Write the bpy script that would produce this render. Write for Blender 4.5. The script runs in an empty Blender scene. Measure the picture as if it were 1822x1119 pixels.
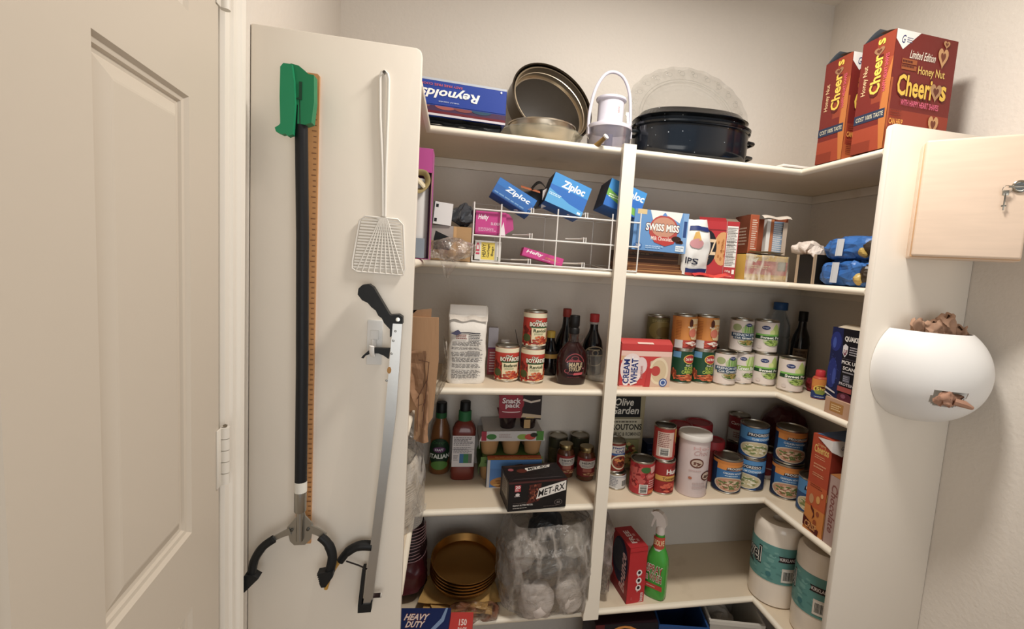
import bpy, bmesh, math, random
from mathutils import Vector, Matrix, Euler, noise
R = math.radians
random.seed(7)
SC = bpy.context.scene
C = SC.collection

# ------------------------------------------------------------------ camera
cam_d = bpy.data.cameras.new('camera'); cam = bpy.data.objects.new('camera', cam_d); C.objects.link(cam)
cam_d.sensor_fit = 'HORIZONTAL'; cam_d.sensor_width = 36; cam_d.lens = 824.417/1822*36
cam_d.shift_x = -56.16/1822; cam_d.shift_y = -11.77/1822
cam_d.clip_start = 0.02; cam_d.clip_end = 50
cam.matrix_world = Matrix(((0.98008065, -0.04599451, -0.19320046, 0.0823),
                           (-0.18760517, 0.10477664, -0.97664024, -1.3599),
                           (0.06516299, 0.99343161, 0.09406075, 1.529), (0, 0, 0, 1)))
SC.camera = cam

# ------------------------------------------------------------------ world, light, exposure
w = bpy.data.worlds.new('world'); SC.world = w; w.use_nodes = True
w.node_tree.nodes['Background'].inputs[0].default_value = (0.72, 0.86, 1.0, 1)
w.node_tree.nodes['Background'].inputs[1].default_value = 0.34
def area(name, loc, rot, size, power, col, shape='DISK', sy=None):
    l = bpy.data.lights.new(name, 'AREA'); l.shape = shape; l.size = size
    if sy: l.size_y = sy
    l.energy = power; l.color = col
    o = bpy.data.objects.new(name, l); o.location = loc; o.rotation_euler = rot; C.objects.link(o); return o
area('ceiling_lamp_light', (0.66, -0.56, 2.57), (0, 0, 0), 0.26, 21, (1.0, 0.955, 0.89))
area('front_fill_light', (0.30, -2.5, 1.25), (R(88), 0, 0), 1.3, 12, (1.0, 0.985, 0.95), 'RECTANGLE', 1.2)  # unseen fill added behind the camera to brighten shelf fronts and interiors
SC.view_settings.view_transform = 'Standard'; SC.view_settings.look = 'None'
SC.view_settings.exposure = 0.0; SC.view_settings.gamma = 1; SC.view_settings.use_curve_mapping = False

# ------------------------------------------------------------------ materials
def lin(h):
    h = h.lstrip('#'); r = []
    for i in (0, 2, 4):
        c = int(h[i:i+2], 16)/255; r.append(c/12.92 if c <= .04045 else ((c+.055)/1.055)**2.4)
    return tuple(r)+(1,)
_m = {}
NOTONE = ('#1f7a50', '#23855a')
def mt(key):
    """key '#rrggbb' optionally with :finish"""
    if key in _m: return _m[key]
    col, _, fin = key.partition(':')
    m = bpy.data.materials.new('mat_'+key.replace('#', '').replace(':', '_')); m.use_nodes = True
    nt = m.node_tree; b = nt.nodes['Principled BSDF']; b.inputs['Base Color'].default_value = lin(col)
    N = nt.nodes.new; L = nt.links.new
    tc = N('ShaderNodeTexCoord')
    def noi(scale, detail=3):
        n = N('ShaderNodeTexNoise'); n.inputs['Scale'].default_value = scale; n.inputs['Detail'].default_value = detail
        L(tc.outputs['Object'], n.inputs['Vector']); return n
    def bump(n, dist, strength=1.0, out=0):
        bp = N('ShaderNodeBump'); bp.inputs['Distance'].default_value = dist; bp.inputs['Strength'].default_value = strength
        L(n.outputs[out], bp.inputs['Height']); L(bp.outputs[0], b.inputs['Normal'])
    def vary(n, lo, hi, c2=None, c1=None):
        r = N('ShaderNodeValToRGB'); r.color_ramp.elements[0].position = lo; r.color_ramp.elements[1].position = hi
        r.color_ramp.elements[0].color = lin(c1 or col); r.color_ramp.elements[1].color = lin(c2)
        L(n.outputs[0], r.inputs[0]); L(r.outputs[0], b.inputs['Base Color'])
    b.inputs['Roughness'].default_value = .5
    if fin in ('', 'gloss', 'crush', 'kraft') and col.lower() not in NOTONE:      # printed inks are duller than pure screen colours
        c = lin(col); g_ = .3*c[0]+.55*c[1]+.15*c[2]; b.inputs['Base Color'].default_value = tuple((v*.86+g_*.14)*.92 for v in c[:3])+(1,)
    if fin == '':            # printed card / plastic
        n = noi(60); mr = N('ShaderNodeMapRange'); mr.inputs[3].default_value = .38; mr.inputs[4].default_value = .58
        L(n.outputs[0], mr.inputs[0]); L(mr.outputs[0], b.inputs['Roughness'])
        b.inputs['Specular IOR Level'].default_value = .3
    elif fin == 'wall':
        b.inputs['Roughness'].default_value = .75; b.inputs['Specular IOR Level'].default_value = .2
        bump(noi(85, 4), .003, .45)
    elif fin == 'paint':
        b.inputs['Roughness'].default_value = .42; b.inputs['Specular IOR Level'].default_value = .35
        bump(noi(25, 3), .001, .4)
    elif fin == 'shelf':
        n = noi(7, 8); vary(n, .60, .85, '#c4b197'); b.inputs['Roughness'].default_value = .45
        b.inputs['Specular IOR Level'].default_value = .3
    elif fin == 'metal':
        b.inputs['Metallic'].default_value = 1; b.inputs['Roughness'].default_value = .32; bump(noi(40), .0005, .3)
    elif fin == 'shiny':
        b.inputs['Metallic'].default_value = 1; b.inputs['Roughness'].default_value = .15; bump(noi(15), .001, .2)
    elif fin == 'gloss':
        b.inputs['Roughness'].default_value = .16; bump(noi(30), .0004, .2)
    elif fin == 'soft':
        b.inputs['Roughness'].default_value = .85; bump(noi(150, 4), .001, .6)
    elif fin == 'crush':
        b.inputs['Roughness'].default_value = .4
        v = N('ShaderNodeTexVoronoi'); v.inputs['Scale'].default_value = 28; L(tc.outputs['Object'], v.inputs['Vector']); bump(v, .004, .8)
    elif fin == 'speck':     # enamel with white flecks
        v = N('ShaderNodeTexVoronoi'); v.inputs['Scale'].default_value = 45; L(tc.outputs['Object'], v.inputs['Vector'])
        vary(v, .055, .075, col, '#a9b0b5'); b.inputs['Roughness'].default_value = .14
    elif fin == 'wood':
        mp = N('ShaderNodeMapping'); mp.inputs['Scale'].default_value = (6, 6, 60); L(tc.outputs['Object'], mp.inputs[0])
        n = noi(1.2, 5); L(mp.outputs[0], n.inputs['Vector'])
        cc = lin(col); r = N('ShaderNodeValToRGB'); r.color_ramp.elements[0].position = .4; r.color_ramp.elements[1].position = .6
        r.color_ramp.elements[0].color = tuple(c*.95 for c in cc[:3])+(1,); r.color_ramp.elements[1].color = cc
        L(n.outputs[0], r.inputs[0]); L(r.outputs[0], b.inputs['Base Color'])
    elif fin == 'kraft':
        mp = N('ShaderNodeMapping'); mp.inputs['Scale'].default_value = (40, 40, 6); L(tc.outputs['Object'], mp.inputs[0])
        n = noi(3, 5); L(mp.outputs[0], n.inputs['Vector']); bump(n, .001, .6); b.inputs['Roughness'].default_value = .75
    elif fin in ('clear', 'film', 'haze', 'pet'):
        m.node_tree.nodes.remove(b)
        out = nt.nodes['Material Output']; t = N('ShaderNodeBsdfTransparent'); g = N('ShaderNodeBsdfGlossy')
        g.inputs['Roughness'].default_value = .08 if fin in ('clear', 'pet') else .22
        d = N('ShaderNodeBsdfDiffuse'); d.inputs[0].default_value = lin(col)
        t.inputs[0].default_value = tuple(.5+.5*c for c in lin(col)) if fin == 'pet' else (.99, .992, .988, 1)
        lw = N('ShaderNodeLayerWeight'); lw.inputs[0].default_value = .35 if fin != 'clear' else .28
        m1 = N('ShaderNodeMixShader'); L(t.outputs[0], m1.inputs[1]); L(g.outputs[0], m1.inputs[2]); L(lw.outputs[1], m1.inputs[0])
        m2 = N('ShaderNodeMixShader'); m2.inputs[0].default_value = {'clear': .05, 'film': .13, 'haze': .45, 'pet': .08}[fin]
        L(m1.outputs[0], m2.inputs[1]); L(d.outputs[0], m2.inputs[2]); L(m2.outputs[0], out.inputs[0])
        n = noi(30 if fin == 'film' else 60, 5); bp = N('ShaderNodeBump'); bp.inputs['Distance'].default_value = .016 if fin == 'film' else .0008
        L(n.outputs[0], bp.inputs['Height']); L(bp.outputs[0], g.inputs['Normal']); L(bp.outputs[0], lw.inputs['Normal'])
        if fin == 'film':      # milky streaks painted in for the bright wrinkle highlights
            n2 = noi(9, 3); mp = N('ShaderNodeMapping'); mp.inputs['Scale'].default_value = (1.4, 1.0, .55); L(tc.outputs['Object'], mp.inputs[0]); L(mp.outputs[0], n2.inputs['Vector'])
            r = N('ShaderNodeValToRGB'); e = r.color_ramp.elements; e[0].position = .44; e[0].color = (.10, .10, .10, 1); e[1].position = .50; e[1].color = (.62, .62, .62, 1)
            x = e.new(.56); x.color = (.12, .12, .12, 1); x = e.new(.66); x.color = (.3, .3, .3, 1)
            L(n2.outputs[0], r.inputs[0]); L(r.outputs[0], m2.inputs[0])
    _m[key] = m; return m

# ------------------------------------------------------------------ mesh helpers
class MB:
    def __init__(s): s.v = []; s.f = []; s.k = []; s.keys = []; s.sm = []
    def ki(s, key):
        if key not in s.keys: s.keys.append(key)
        return s.keys.index(key)
    def add(s, vs, fs, key, sm=False, M=None):
        o = len(s.v)
        s.v += [tuple(M @ Vector(v)) if M else tuple(v) for v in vs]
        i = s.ki(key)
        for f in fs: s.f.append([o+a for a in f]); s.k.append(i); s.sm.append(sm)
        return s
    def box(s, x0, x1, y0, y1, z0, z1, key, bev=0, M=None, seg=2):
        if bev:
            bm = bmesh.new(); bmesh.ops.create_cube(bm, size=1)
            for v in bm.verts: v.co = Vector(((x0+x1)/2+v.co.x*(x1-x0), (y0+y1)/2+v.co.y*(y1-y0), (z0+z1)/2+v.co.z*(z1-z0)))
            bmesh.ops.bevel(bm, geom=bm.edges[:], offset=bev, segments=seg, affect='EDGES', profile=.5, clamp_overlap=True)
            s.addbm(bm, key, True, M); return s
        v = [(x, y, z) for x in (x0, x1) for y in (y0, y1) for z in (z0, z1)]
        return s.add(v, [(0, 1, 3, 2), (4, 6, 7, 5), (0, 4, 5, 1), (2, 3, 7, 6), (0, 2, 6, 4), (1, 5, 7, 3)], key, False, M)
    def addbm(s, bm, key, sm=False, M=None):
        bm.verts.index_update(); s.add([v.co.copy() for v in bm.verts], [[v.index for v in f.verts] for f in bm.faces], key, sm, M); bm.free(); return s
    def lathe(s, prof, key, seg=32, c=(0, 0, 0), sm=True, M=None, sx=1, sy=1, keyf=None):
        """prof: (r, z) from bottom to top"""
        vs = []; fs = []
        for r, z in prof:
            for i in range(seg):
                a = 2*math.pi*i/seg; vs.append((c[0]+r*math.cos(a)*sx, c[1]+r*math.sin(a)*sy, c[2]+z))
        for j in range(len(prof)-1):
            for i in range(seg):
                fs.append((j*seg+i, j*seg+(i+1) % seg, (j+1)*seg+(i+1) % seg, (j+1)*seg+i))
        return s.add(vs, fs, key, sm, M)
    def tube(s, pts, r, key, seg=8, closed=False, M=None, flat=1.0):
        pts = [Vector(p) for p in pts]; n = len(pts); vs = []; fs = []
        rr = r if isinstance(r, (list, tuple)) else [r]*n
        prev = None
        for i, p in enumerate(pts):
            a = pts[(i-1) % n] if closed or i > 0 else p; b = pts[(i+1) % n] if closed or i < n-1 else p
            t = (b-a).normalized()
            if prev is None: u = t.orthogonal().normalized()
            else:
                u = prev-t*prev.dot(t); u = u.normalized() if u.length > 1e-6 else t.orthogonal().normalized()
            prev = u; q = t.cross(u)
            for k in range(seg):
                an = 2*math.pi*k/seg; vs.append(p+(u*math.cos(an)+q*math.sin(an)*flat)*rr[i])
        for i in range(n if closed else n-1):
            for k in range(seg):
                j = (i+1) % n; fs.append((i*seg+k, i*seg+(k+1) % seg, j*seg+(k+1) % seg, j*seg+k))
        if not closed: fs += [tuple(range(seg))[::-1], tuple((n-1)*seg+k for k in range(seg))]
        return s.add(vs, fs, key, True, M)
    def prism(s, poly, d0, d1, key, ax='y', M=None, sm=False):
        """poly in the plane normal to ax (x,z for y; x,y for z; y,z for x), extruded d0..d1"""
        def P(a, b, d): return (a, d, b) if ax == 'y' else (a, b, d) if ax == 'z' else (d, a, b)
        n = len(poly); vs = [P(a, b, d0) for a, b in poly]+[P(a, b, d1) for a, b in poly]
        fs = [tuple(range(n)), tuple(range(2*n-1, n-1, -1))]+[(i, i+n, (i+1) % n+n, (i+1) % n) for i in range(n)]
        return s.add(vs, fs, key, sm, M)
    def surf(s, fn, nu, nv, key, amp=0, freq=10, seed=0, closed=False, sm=False, M=None, ridge=False):
        vs = []; off = Vector((seed*3.7, seed*1.3, seed*2.1))
        for j in range(nv+1):
            for i in range(nu+(0 if closed else 1)):
                p = Vector(fn(i/nu, j/nv))
                if amp:
                    d = noise.noise_vector(p*freq+off)
                    if ridge: d = Vector([abs(a)*2-.5 for a in d])
                    p = p+d*amp+noise.noise_vector(p*freq*2.7+off)*amp*.35
                vs.append(p)
        w_ = nu if closed else nu+1; fs = []
        for j in range(nv):
            for i in range(nu):
                a = j*w_+i; b = j*w_+(i+1) % w_ if closed else j*w_+i+1
                fs.append((a, b, b+w_, a+w_))
        return s.add(vs, fs, key, sm, M)
    def blob(s, c, r, key, amp=.01, freq=12, seed=0, n=24, pw=1.0, sm=False, M=None, ridge=True):
        def fn(u, v):
            a = 2*math.pi*u; b = math.pi*(v-.5)
            def sg(x): return math.copysign(abs(x)**pw, x)
            return (c[0]+r[0]*sg(math.cos(b))*sg(math.cos(a)), c[1]+r[1]*sg(math.cos(b))*sg(math.sin(a)), c[2]+r[2]*sg(math.sin(b)))
        return s.surf(fn, n, n//2+2, key, amp, freq, seed, True, sm, M, ridge)
    def build(s, name, parent=None, label=None):
        me = bpy.data.meshes.new(name); me.from_pydata([tuple(v) for v in s.v], [], s.f); me.update()
        for k in s.keys: me.materials.append(mt(k))
        me.polygons.foreach_set('material_index', s.k); me.polygons.foreach_set('use_smooth', s.sm)
        bm = bmesh.new(); bm.from_mesh(me); bmesh.ops.remove_doubles(bm, verts=bm.verts, dist=1e-6)
        if not s.keys[0].endswith(('clear', 'film', 'haze', 'pet')): bmesh.ops.recalc_face_normals(bm, faces=bm.faces)
        for e in bm.edges:
            if len(e.link_faces) == 2 and e.calc_face_angle(0) > R(42): e.smooth = False
        bm.to_mesh(me); bm.free()
        o = bpy.data.objects.new(name, me); C.objects.link(o)
        if parent: o.parent = parent
        if label: o['label'] = label
        return o

def thing(name, label, cat, loc=(0, 0, 0), rz=0, group=None, rot=None):
    o = bpy.data.objects.new(name, None); C.objects.link(o); o.empty_display_size = .02
    o.location = loc; o.rotation_euler = rot or (0, 0, R(rz)); o['label'] = label; o['category'] = cat
    if group: o['group'] = group
    return o
def tag(o, label=None, cat=None, group=None, kind=None):
    if label: o['label'] = label
    if cat: o['category'] = cat
    if group: o['group'] = group
    if kind: o['kind'] = kind
    return o
def dup(root, loc, rz=None, label=None, group=None):
    r = root.copy(); C.objects.link(r); r.location = loc
    if rz is not None: r.rotation_euler = (0, 0, R(rz))
    if label: r['label'] = label
    if group: r['group'] = group
    for ch in list(root.children):
        c = ch.copy(); C.objects.link(c); c.parent = r
        for g in ch.children:
            d = g.copy(); C.objects.link(d); d.parent = c
    return r

# ------------------------------------------------------------------ printing on labels
_t = {}
def text_mesh(s, bold, shear):
    k = (s, bold, shear)
    if k in _t: return _t[k]
    cu = bpy.data.curves.new('t', 'FONT'); cu.body = s; cu.size = 1; cu.offset = bold*.55; cu.shear = shear; cu.resolution_u = 2
    cu.fill_mode = 'FRONT'
    ob = bpy.data.objects.new('t', cu); me = bpy.data.meshes.new_from_object(ob)
    vs = [v.co.copy() for v in me.vertices]; fs = [tuple(p.vertices) for p in me.polygons]
    bpy.data.objects.remove(ob); bpy.data.curves.remove(cu); bpy.data.meshes.remove(me)
    if vs:
        x0 = min(v.x for v in vs); x1 = max(v.x for v in vs); y0 = min(v.y for v in vs); y1 = max(v.y for v in vs)
        vs = [((v.x-x0)/max(x1-x0, 1e-6), (v.y-y0)/max(y1-y0, 1e-6)) for v in vs]
    _t[k] = (vs, fs); return _t[k]
class Art:
    """flat printing laid out on a 100 x 100 field, mapped onto a real face"""
    def __init__(s): s.L = []; s.n = 0
    def poly(s, vs, fs, col): s.n += 1; s.L.append((vs, fs, col, s.n)); return s
    def p(s, pts, col): return s.poly(list(pts), [tuple(range(len(pts)))], col)
    def r(s, x0, y0, x1, y1, col): return s.p([(x0, y0), (x1, y0), (x1, y1), (x0, y1)], col)
    def e(s, cx, cy, rx, ry, col, n=20, a0=0, a1=360):
        full = a1-a0 >= 360; k = n if full else n+1
        return s.p([(cx+rx*math.cos(R(a0+(a1-a0)*i/n)), cy+ry*math.sin(R(a0+(a1-a0)*i/n))) for i in range(k)], col)
    def t(s, txt, x0, y0, x1, y1, col, rot=0, shear=0, bold=.02, out=None, ow=.05):
        for b, c in ([(ow, out)] if out else [])+[(bold, col)]:
            vs, fs = text_mesh(txt, b, shear); q = []
            g = 0 if c != out else 0.03
            X0, X1, Y0, Y1 = x0-(x1-x0)*g*.4, x1+(x1-x0)*g*.4, y0-(y1-y0)*g*3, y1+(y1-y0)*g*3
            for x, y in vs:
                if rot == 90: x, y = 1-y, x
                elif rot == 180: x, y = 1-x, 1-y
                elif rot == 270: x, y = y, 1-x
                q.append((X0+x*(X1-X0), Y0+y*(Y1-Y0)))
            s.poly(q, fs, c)
        return s
    def lines(s, x0, y0, x1, y1, n, col='#333333', rag=.3):
        rnd = random.Random(int(x0*7+y0*13+n)); h = (y1-y0)/n; vs = []; fs = []
        for i in range(n):
            x = x0
            xe = x1-(x1-x0)*rag*rnd.random()
            while x < xe-1:
                wd = min((x1-x0)*rnd.uniform(.06, .16), xe-x); y = y0+i*h; o = len(vs)
                vs += [(x, y+h*.25), (x+wd, y+h*.25), (x+wd, y+h*.7), (x, y+h*.7)]; fs.append((o, o+1, o+2, o+3)); x += wd+(x1-x0)*.025
        return s.poly(vs, fs, col)
    def bar(s, x0, y0, x1, y1, vert=False):
        s.r(x0, y0, x1, y1, '#ece6da'); rnd = random.Random(5); vs = []; fs = []; u = .07
        while u < .92:
            wd = rnd.choice((.015, .03, .045)); o = len(vs)
            a, b = u, u+wd
            q = [(a, .12), (b, .12), (b, .88), (a, .88)]
            if vert: q = [(y, x) for x, y in q]
            vs += [(x0+(x1-x0)*x, y0+(y1-y0)*y) for x, y in q]; fs.append((o, o+1, o+2, o+3)); u += wd+rnd.choice((.015, .03))
        return s.poly(vs, fs, '#1c1c1e')
    def scat(s, cx, cy, rx, ry, n, cols, sz=3, seed=1):
        rnd = random.Random(seed)
        for c in cols:
            vs = []; fs = []
            for _ in range(n):
                a = rnd.random()*6.28; q = math.sqrt(rnd.random())*.9; x = cx+rx*q*math.cos(a); y = cy+ry*q*math.sin(a); o = len(vs); r0 = sz*rnd.uniform(.5, 1.1)
                an = rnd.random()*3
                vs += [(x+r0*math.cos(an+k*1.257)*rx/max(rx, ry), y+r0*math.sin(an+k*1.257)*ry/max(rx, ry)) for k in range(5)]; fs.append(tuple(range(o, o+5)))
            s.poly(vs, fs, c)
        return s
    def heart(s, cx, cy, rx, ry, col, hole):
        def H(k): return [(cx+rx*k*1.05*math.sin(t)**3, cy+ry*k*(13*math.cos(t)-5*math.cos(2*t)-2*math.cos(3*t)-math.cos(4*t))/15) for t in [2*math.pi*i/24 for i in range(24)]]
        s.p(H(1), col); return s.p(H(.5), hole)
    def sub(s, other, x0, y0, x1, y1):
        for vs, fs, c, n in other.L: s.poly([(x0+x*(x1-x0)/100, y0+y*(y1-y0)/100) for x, y in vs], fs, c)
        return s
    def build(s, name, parent, mapf, ucuts=0, label=None, step=.00012, base=.0003):
        mb = MB(); groups = {}
        for vs, fs, c, n in s.L:
            if not vs: continue
            if ucuts:
                bm = bmesh.new(); V = [bm.verts.new((x, y, 0)) for x, y in vs]
                for f in fs:
                    try: bm.faces.new([V[i] for i in f])
                    except ValueError: pass
                for i in range(1, ucuts):
                    bmesh.ops.bisect_plane(bm, geom=bm.verts[:]+bm.edges[:]+bm.faces[:], plane_co=(100*i/ucuts, 0, 0), plane_no=(1, 0, 0), dist=1e-5)
                bm.verts.index_update(); vs = [(v.co.x, v.co.y) for v in bm.verts]; fs = [[v.index for v in f.verts] for f in bm.faces]; bm.free()
            mb.add([mapf(x/100, y/100, base+step*n) for x, y in vs], fs, c)
        me = bpy.data.meshes.new(name); me.from_pydata([tuple(v) for v in mb.v], [], mb.f); me.update()
        for k in mb.keys: me.materials.append(mt(k))
        me.polygons.foreach_set('material_index', mb.k)
        if ucuts: me.polygons.foreach_set('use_smooth', [True]*len(me.polygons))
        o = bpy.data.objects.new(name, me); C.objects.link(o); o.parent = parent
        if label: o['label'] = label
        return o
def flat(o, u, v):
    o, u, v = Vector(o), Vector(u), Vector(v); n = u.cross(v).normalized()
    return lambda a, b, d: o+u*a+v*b+n*d
def cyl(r, z0, z1, arc=170, ang=0, taper=None):
    """front of the label looks toward -Y at ang 0"""
    def f(a, b, d):
        t = R(-90+ang+(a-.5)*arc); z = z0+(z1-z0)*b; rr = (taper(z) if taper else r)+d
        return Vector((rr*math.cos(t), rr*math.sin(t), z))
    return f

# ------------------------------------------------------------------ generic goods
def carton(name, label, cat, loc, rz, w_, d, h, col, F=None, Lf=None, Rf=None, T=None, group=None, rot=None, bev=.0012, part='printed_panel', body=True, side=None):
    """closed carton, origin at the front left bottom corner"""
    o = thing(name, label, cat, loc, rz, group, rot)
    bb = MB().box(0, w_, 0, d, 0, h, col, bev).build('box_body', o)
    for a, m, nm in ((F, flat((0, 0, 0), (w_, 0, 0), (0, 0, h)), 'front_print'), (Lf, flat((0, d, 0), (0, -d, 0), (0, 0, h)), 'side_print'),
                 (Rf, flat((w_, 0, 0), (0, d, 0), (0, 0, h)), 'side_print'), (T, flat((0, 0, h), (w_, 0, 0), (0, d, 0)), 'top_print')):
        if a: a.build(nm, bb, m)
    return o
def can(name, label, cat, loc, r, h, bg, art, rz=0, group=None, arc=190, lid='#a09a8c:metal', rim=True, key='label_print'):
    o = thing(name, label, cat, loc, rz, group)
    b = MB(); b.lathe([(0, .001), (r*.9, .001), (r*.985, 0), (r, .002), (r*.985, .005), (r*.97, .006)], '#b8b2a6:metal')
    b.build('can_base', o); b = MB(); b.lathe([(r*.985, h-.006), (r, h-.003), (r, h-.0005), (r*.985, h), (r*.95, h-.0005), (r*.94, h-.004)], '#b8b2a6:metal').build('can_rim', o)
    MB().lathe([(r*.94, h-.004), (r*.8, h-.004), (r*.76, h-.0028), (r*.7, h-.004), (0, h-.004)], lid).build('can_lid', o)
    pl = MB().lathe([(r*.97, .005), (r*.985, .006), (r*.985, h-.007), (r*.97, h-.006)], bg).build('paper_label', o)
    if art: art.build(key, pl, cyl(r*.985, .006, h-.007, arc), 16)
    return o
def wrap_text(): pass

# ================================================================== THE SETTING
WX0, WX1, WY1, FY, CZ = -0.315, 1.502, 0.327, -2.6, 2.61
WALL = '#d9d1c7:wall'; PAINT = '#e6dfd4:paint'; SHELF = '#e9dfcd:shelf'; DECK = '#dccbb2:shelf'; DOORP = '#cabfb0:paint'
def struct(o, label=None):
    o['kind'] = 'structure'
    if label: o['label'] = label
    return o
struct(MB().box(WX0-.1, WX1+.1, WY1, WY1+.1, 0, CZ+.1, WALL).build('wall_back'), 'off-white textured wall behind the shelves')
struct(MB().box(WX1, WX1+.1, FY, WY1, 0, CZ, WALL).build('wall_right'), 'off-white textured wall at right behind the key box')
b = MB(); b.box(WX0-.1, WX0, -.478, WY1, 0, CZ, WALL); b.box(WX0-.1, WX0, -1.30, -.478, 2.075, CZ, WALL); b.box(WX0-.1, WX0, FY, -1.30, 0, CZ, WALL)
struct(b.build('wall_left'), 'off-white wall strip between the door casing and the shelving')
struct(MB().box(WX0-.1, WX1+.1, FY, WY1+.1, CZ, CZ+.1, '#e2dacf:wall').build('ceiling'), 'white ceiling corner above the shelves')
struct(MB().box(WX0-.1, WX1+.1, FY, WY1+.1, -.1, 0, '#a08d78:wood').build('floor'), 'floor of the pantry below the shelves')
# door casing: moulded profile run up the hinge side and over the head
prof = [(0, -.478), (.006, -.478), (.012, -.474), (.012, -.462), (.009, -.459), (.009, -.452), (.014, -.449), (.014, -.440), (.010, -.437), (.010, -.430), (.017, -.424), (.019, -.414), (.017, -.408), (.0, -.405)]
b = MB()
b.prism([(WX0+x, y) for x, y in prof], 0, 2.15, PAINT, 'z')
b.prism([(WX0+x, -1.77-y) for x, y in prof][::-1], 0, 2.15, PAINT, 'z')
b.box(WX0, WX0+.017, -1.295, -.478, 2.078, 2.15, PAINT, .002)
b.box(WX0-.1, WX0+.004, -.4785, -.4782+.0, 0, 2.07, PAINT)
struct(b.build('trim_1'), 'white moulded door casing beside the hinges')
b = MB(); b.box(WX0-.1, WX0-.002, -.4995, -.480, 0, 2.07, PAINT); b.box(WX0-.1, WX0-.002, -1.30, -1.282, 0, 2.07, PAINT); b.box(WX0-.1, WX0-.002, -1.282, -.4995, 2.055, 2.075, PAINT)
struct(b.build('trim_2'), 'white door jamb around the opening')
# door leaf, six raised panels, slightly ajar into the pantry
door = bpy.data.objects.new('door_1', None); C.objects.link(door); struct(door, 'white six-panel door standing almost closed at left')
door.location = (-.300, -.5035, 0); door.rotation_euler = (0, 0, R(4.6))
W_, H_ = .762, 2.045
cols_ = [(.100, .305), (.425, .640)]; rows_ = [(.22, .965), (1.086, 1.729), (1.842, 1.945)]
b = MB(); ys = [0]+[c for a in cols_ for c in a]+[W_]; zs = [.012]+[c for a in rows_ for c in a]+[H_]
for i in range(5):
    for j in range(7):
        if i in (1, 3) and j in (1, 3, 5): continue
        b.add([(0, -ys[i], zs[j]), (0, -ys[i+1], zs[j]), (0, -ys[i+1], zs[j+1]), (0, -ys[i], zs[j+1])], [(0, 1, 2, 3)], DOORP)
def ring(b, y0, y1, z0, z1, st, key):
    rs = []
    for ins, dep in st: rs.append([(dep, -(y0+ins), z0+ins), (dep, -(y1-ins), z0+ins), (dep, -(y1-ins), z1-ins), (dep, -(y0+ins), z1-ins)])
    vs = [v for q in rs for v in q]; fs = []
    for k in range(len(rs)-1):
        for i in range(4): fs.append((k*4+i, k*4+(i+1) % 4, k*4+4+(i+1) % 4, k*4+4+i))
    fs.append(tuple(len(vs)-4+i for i in range(4))); b.add(vs, fs, key)
b.box(-.035, -.0125, -W_, 0, .012, H_, DOORP)
b.add([(0, 0, .012), (0, 0, H_), (-.0125, 0, H_), (-.0125, 0, .012)], [(0, 1, 2, 3)], DOORP)
b.add([(0, -W_, .012), (0, -W_, H_), (-.0125, -W_, H_), (-.0125, -W_, .012)], [(0, 3, 2, 1)], DOORP)
b.add([(0, 0, H_), (0, -W_, H_), (-.0125, -W_, H_), (-.0125, 0, H_)], [(0, 1, 2, 3)], DOORP)
b.build('door_leaf', door)
for y0, y1 in cols_:
    for z0, z1 in rows_:
        if z1-z0 < .12: continue
        q = MB(); ring(q, y0, y1, z0, z1, [(0, 0), (.004, -.005), (.009, -.006), (.011, -.0095), (.016, -.0105), (.034, -.0022), (.037, -.0016)], DOORP); q.build('raised_panel', door)
for y0, y1 in cols_:
    q = MB(); ring(q, y0, y1, 1.842, 1.945, [(0, 0), (.004, -.005), (.011, -.0095), (.016, -.0105), (.034, -.0022), (.037, -.0016)], DOORP); q.build('raised_panel', door)
for zc in (1.160, 1.950, .30):
    q = MB()
    for k in range(5):
        z0 = zc-.051+k*.0206; q.lathe([(0, z0), (.0072, z0+.0004), (.0072, z0+.0196), (0, z0+.020)], '#ddd6cb:paint', 16, (.006, .012, 0))
        if k % 2 == 0: q.box(-.001, .0025, .0035, .0085, z0+.001, z0+.019, '#ddd6cb:paint')
    q.box(.0002, .0022, -.010, .008, zc-.051, zc+.052, '#ddd6cb:paint', .0004)
    q.lathe([(0, zc+.052), (.003, zc+.052), (.0035, zc+.055), (0, zc+.057)], '#8e8576:metal', 10, (.006, .012, 0))
    q.build('hinge', door)

# ================================================================== SHELVING
PW, PT = 1.1754, .018
def make_shelf(z, lab, cleat=.030, dirt=True):
    r = .0105; b = MB(); yl, yr = -.3310, -.2915
    def path(e): return [(e, yl), (e, -e), (PW-e, -e), (PW-e, yr)]
    prof_ = [(-r+r*math.cos(R(90-18*k))*1.15, -r+r*math.sin(R(90-18*k))) for k in range(11)]
    vs = []; fs = []
    for e, dz in prof_:
        for x, y in path(e): vs.append((x, y, z+dz))
    for k in range(10):
        for i in range(3): fs.append((k*4+i, k*4+i+1, k*4+5+i, k*4+4+i))
    fs.append(tuple(k*4 for k in range(11))); fs.append(tuple(k*4+3 for k in range(11)))
    b.add(vs, fs, SHELF, True)
    p = path(-r); X0, X1, Y1 = WX0+.001, WX1-.001, WY1-.001
    for zz in (z, z-2*r):
        q = [(X0, yl), p[0], p[1], (X0, Y1), p[2], (X1, Y1), p[3], (X1, yr)]
        q = [(x, y, zz) for x, y in q]
        b.add(q, [(0, 1, 2, 3), (3, 2, 4, 5), (5, 4, 6, 7)], DECK)
    o = b.build('pantry_shelf'); tag(o, lab, 'shelf', 'u-shaped pantry shelves')
    zt = z-2*r-.0005; q = MB(); k = '#e2d9cc:shelf'
    q.box(X0, X1, Y1-.012, Y1, zt-cleat, zt, k, .0015)
    q.box(X0, X0+.012, yl, Y1-.0125, zt-cleat, zt, k, .0015); q.box(X1-.012, X1, yr, Y1-.0125, zt-cleat, zt, k, .0015)
    q.build('cleat', o)
    return o
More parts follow.
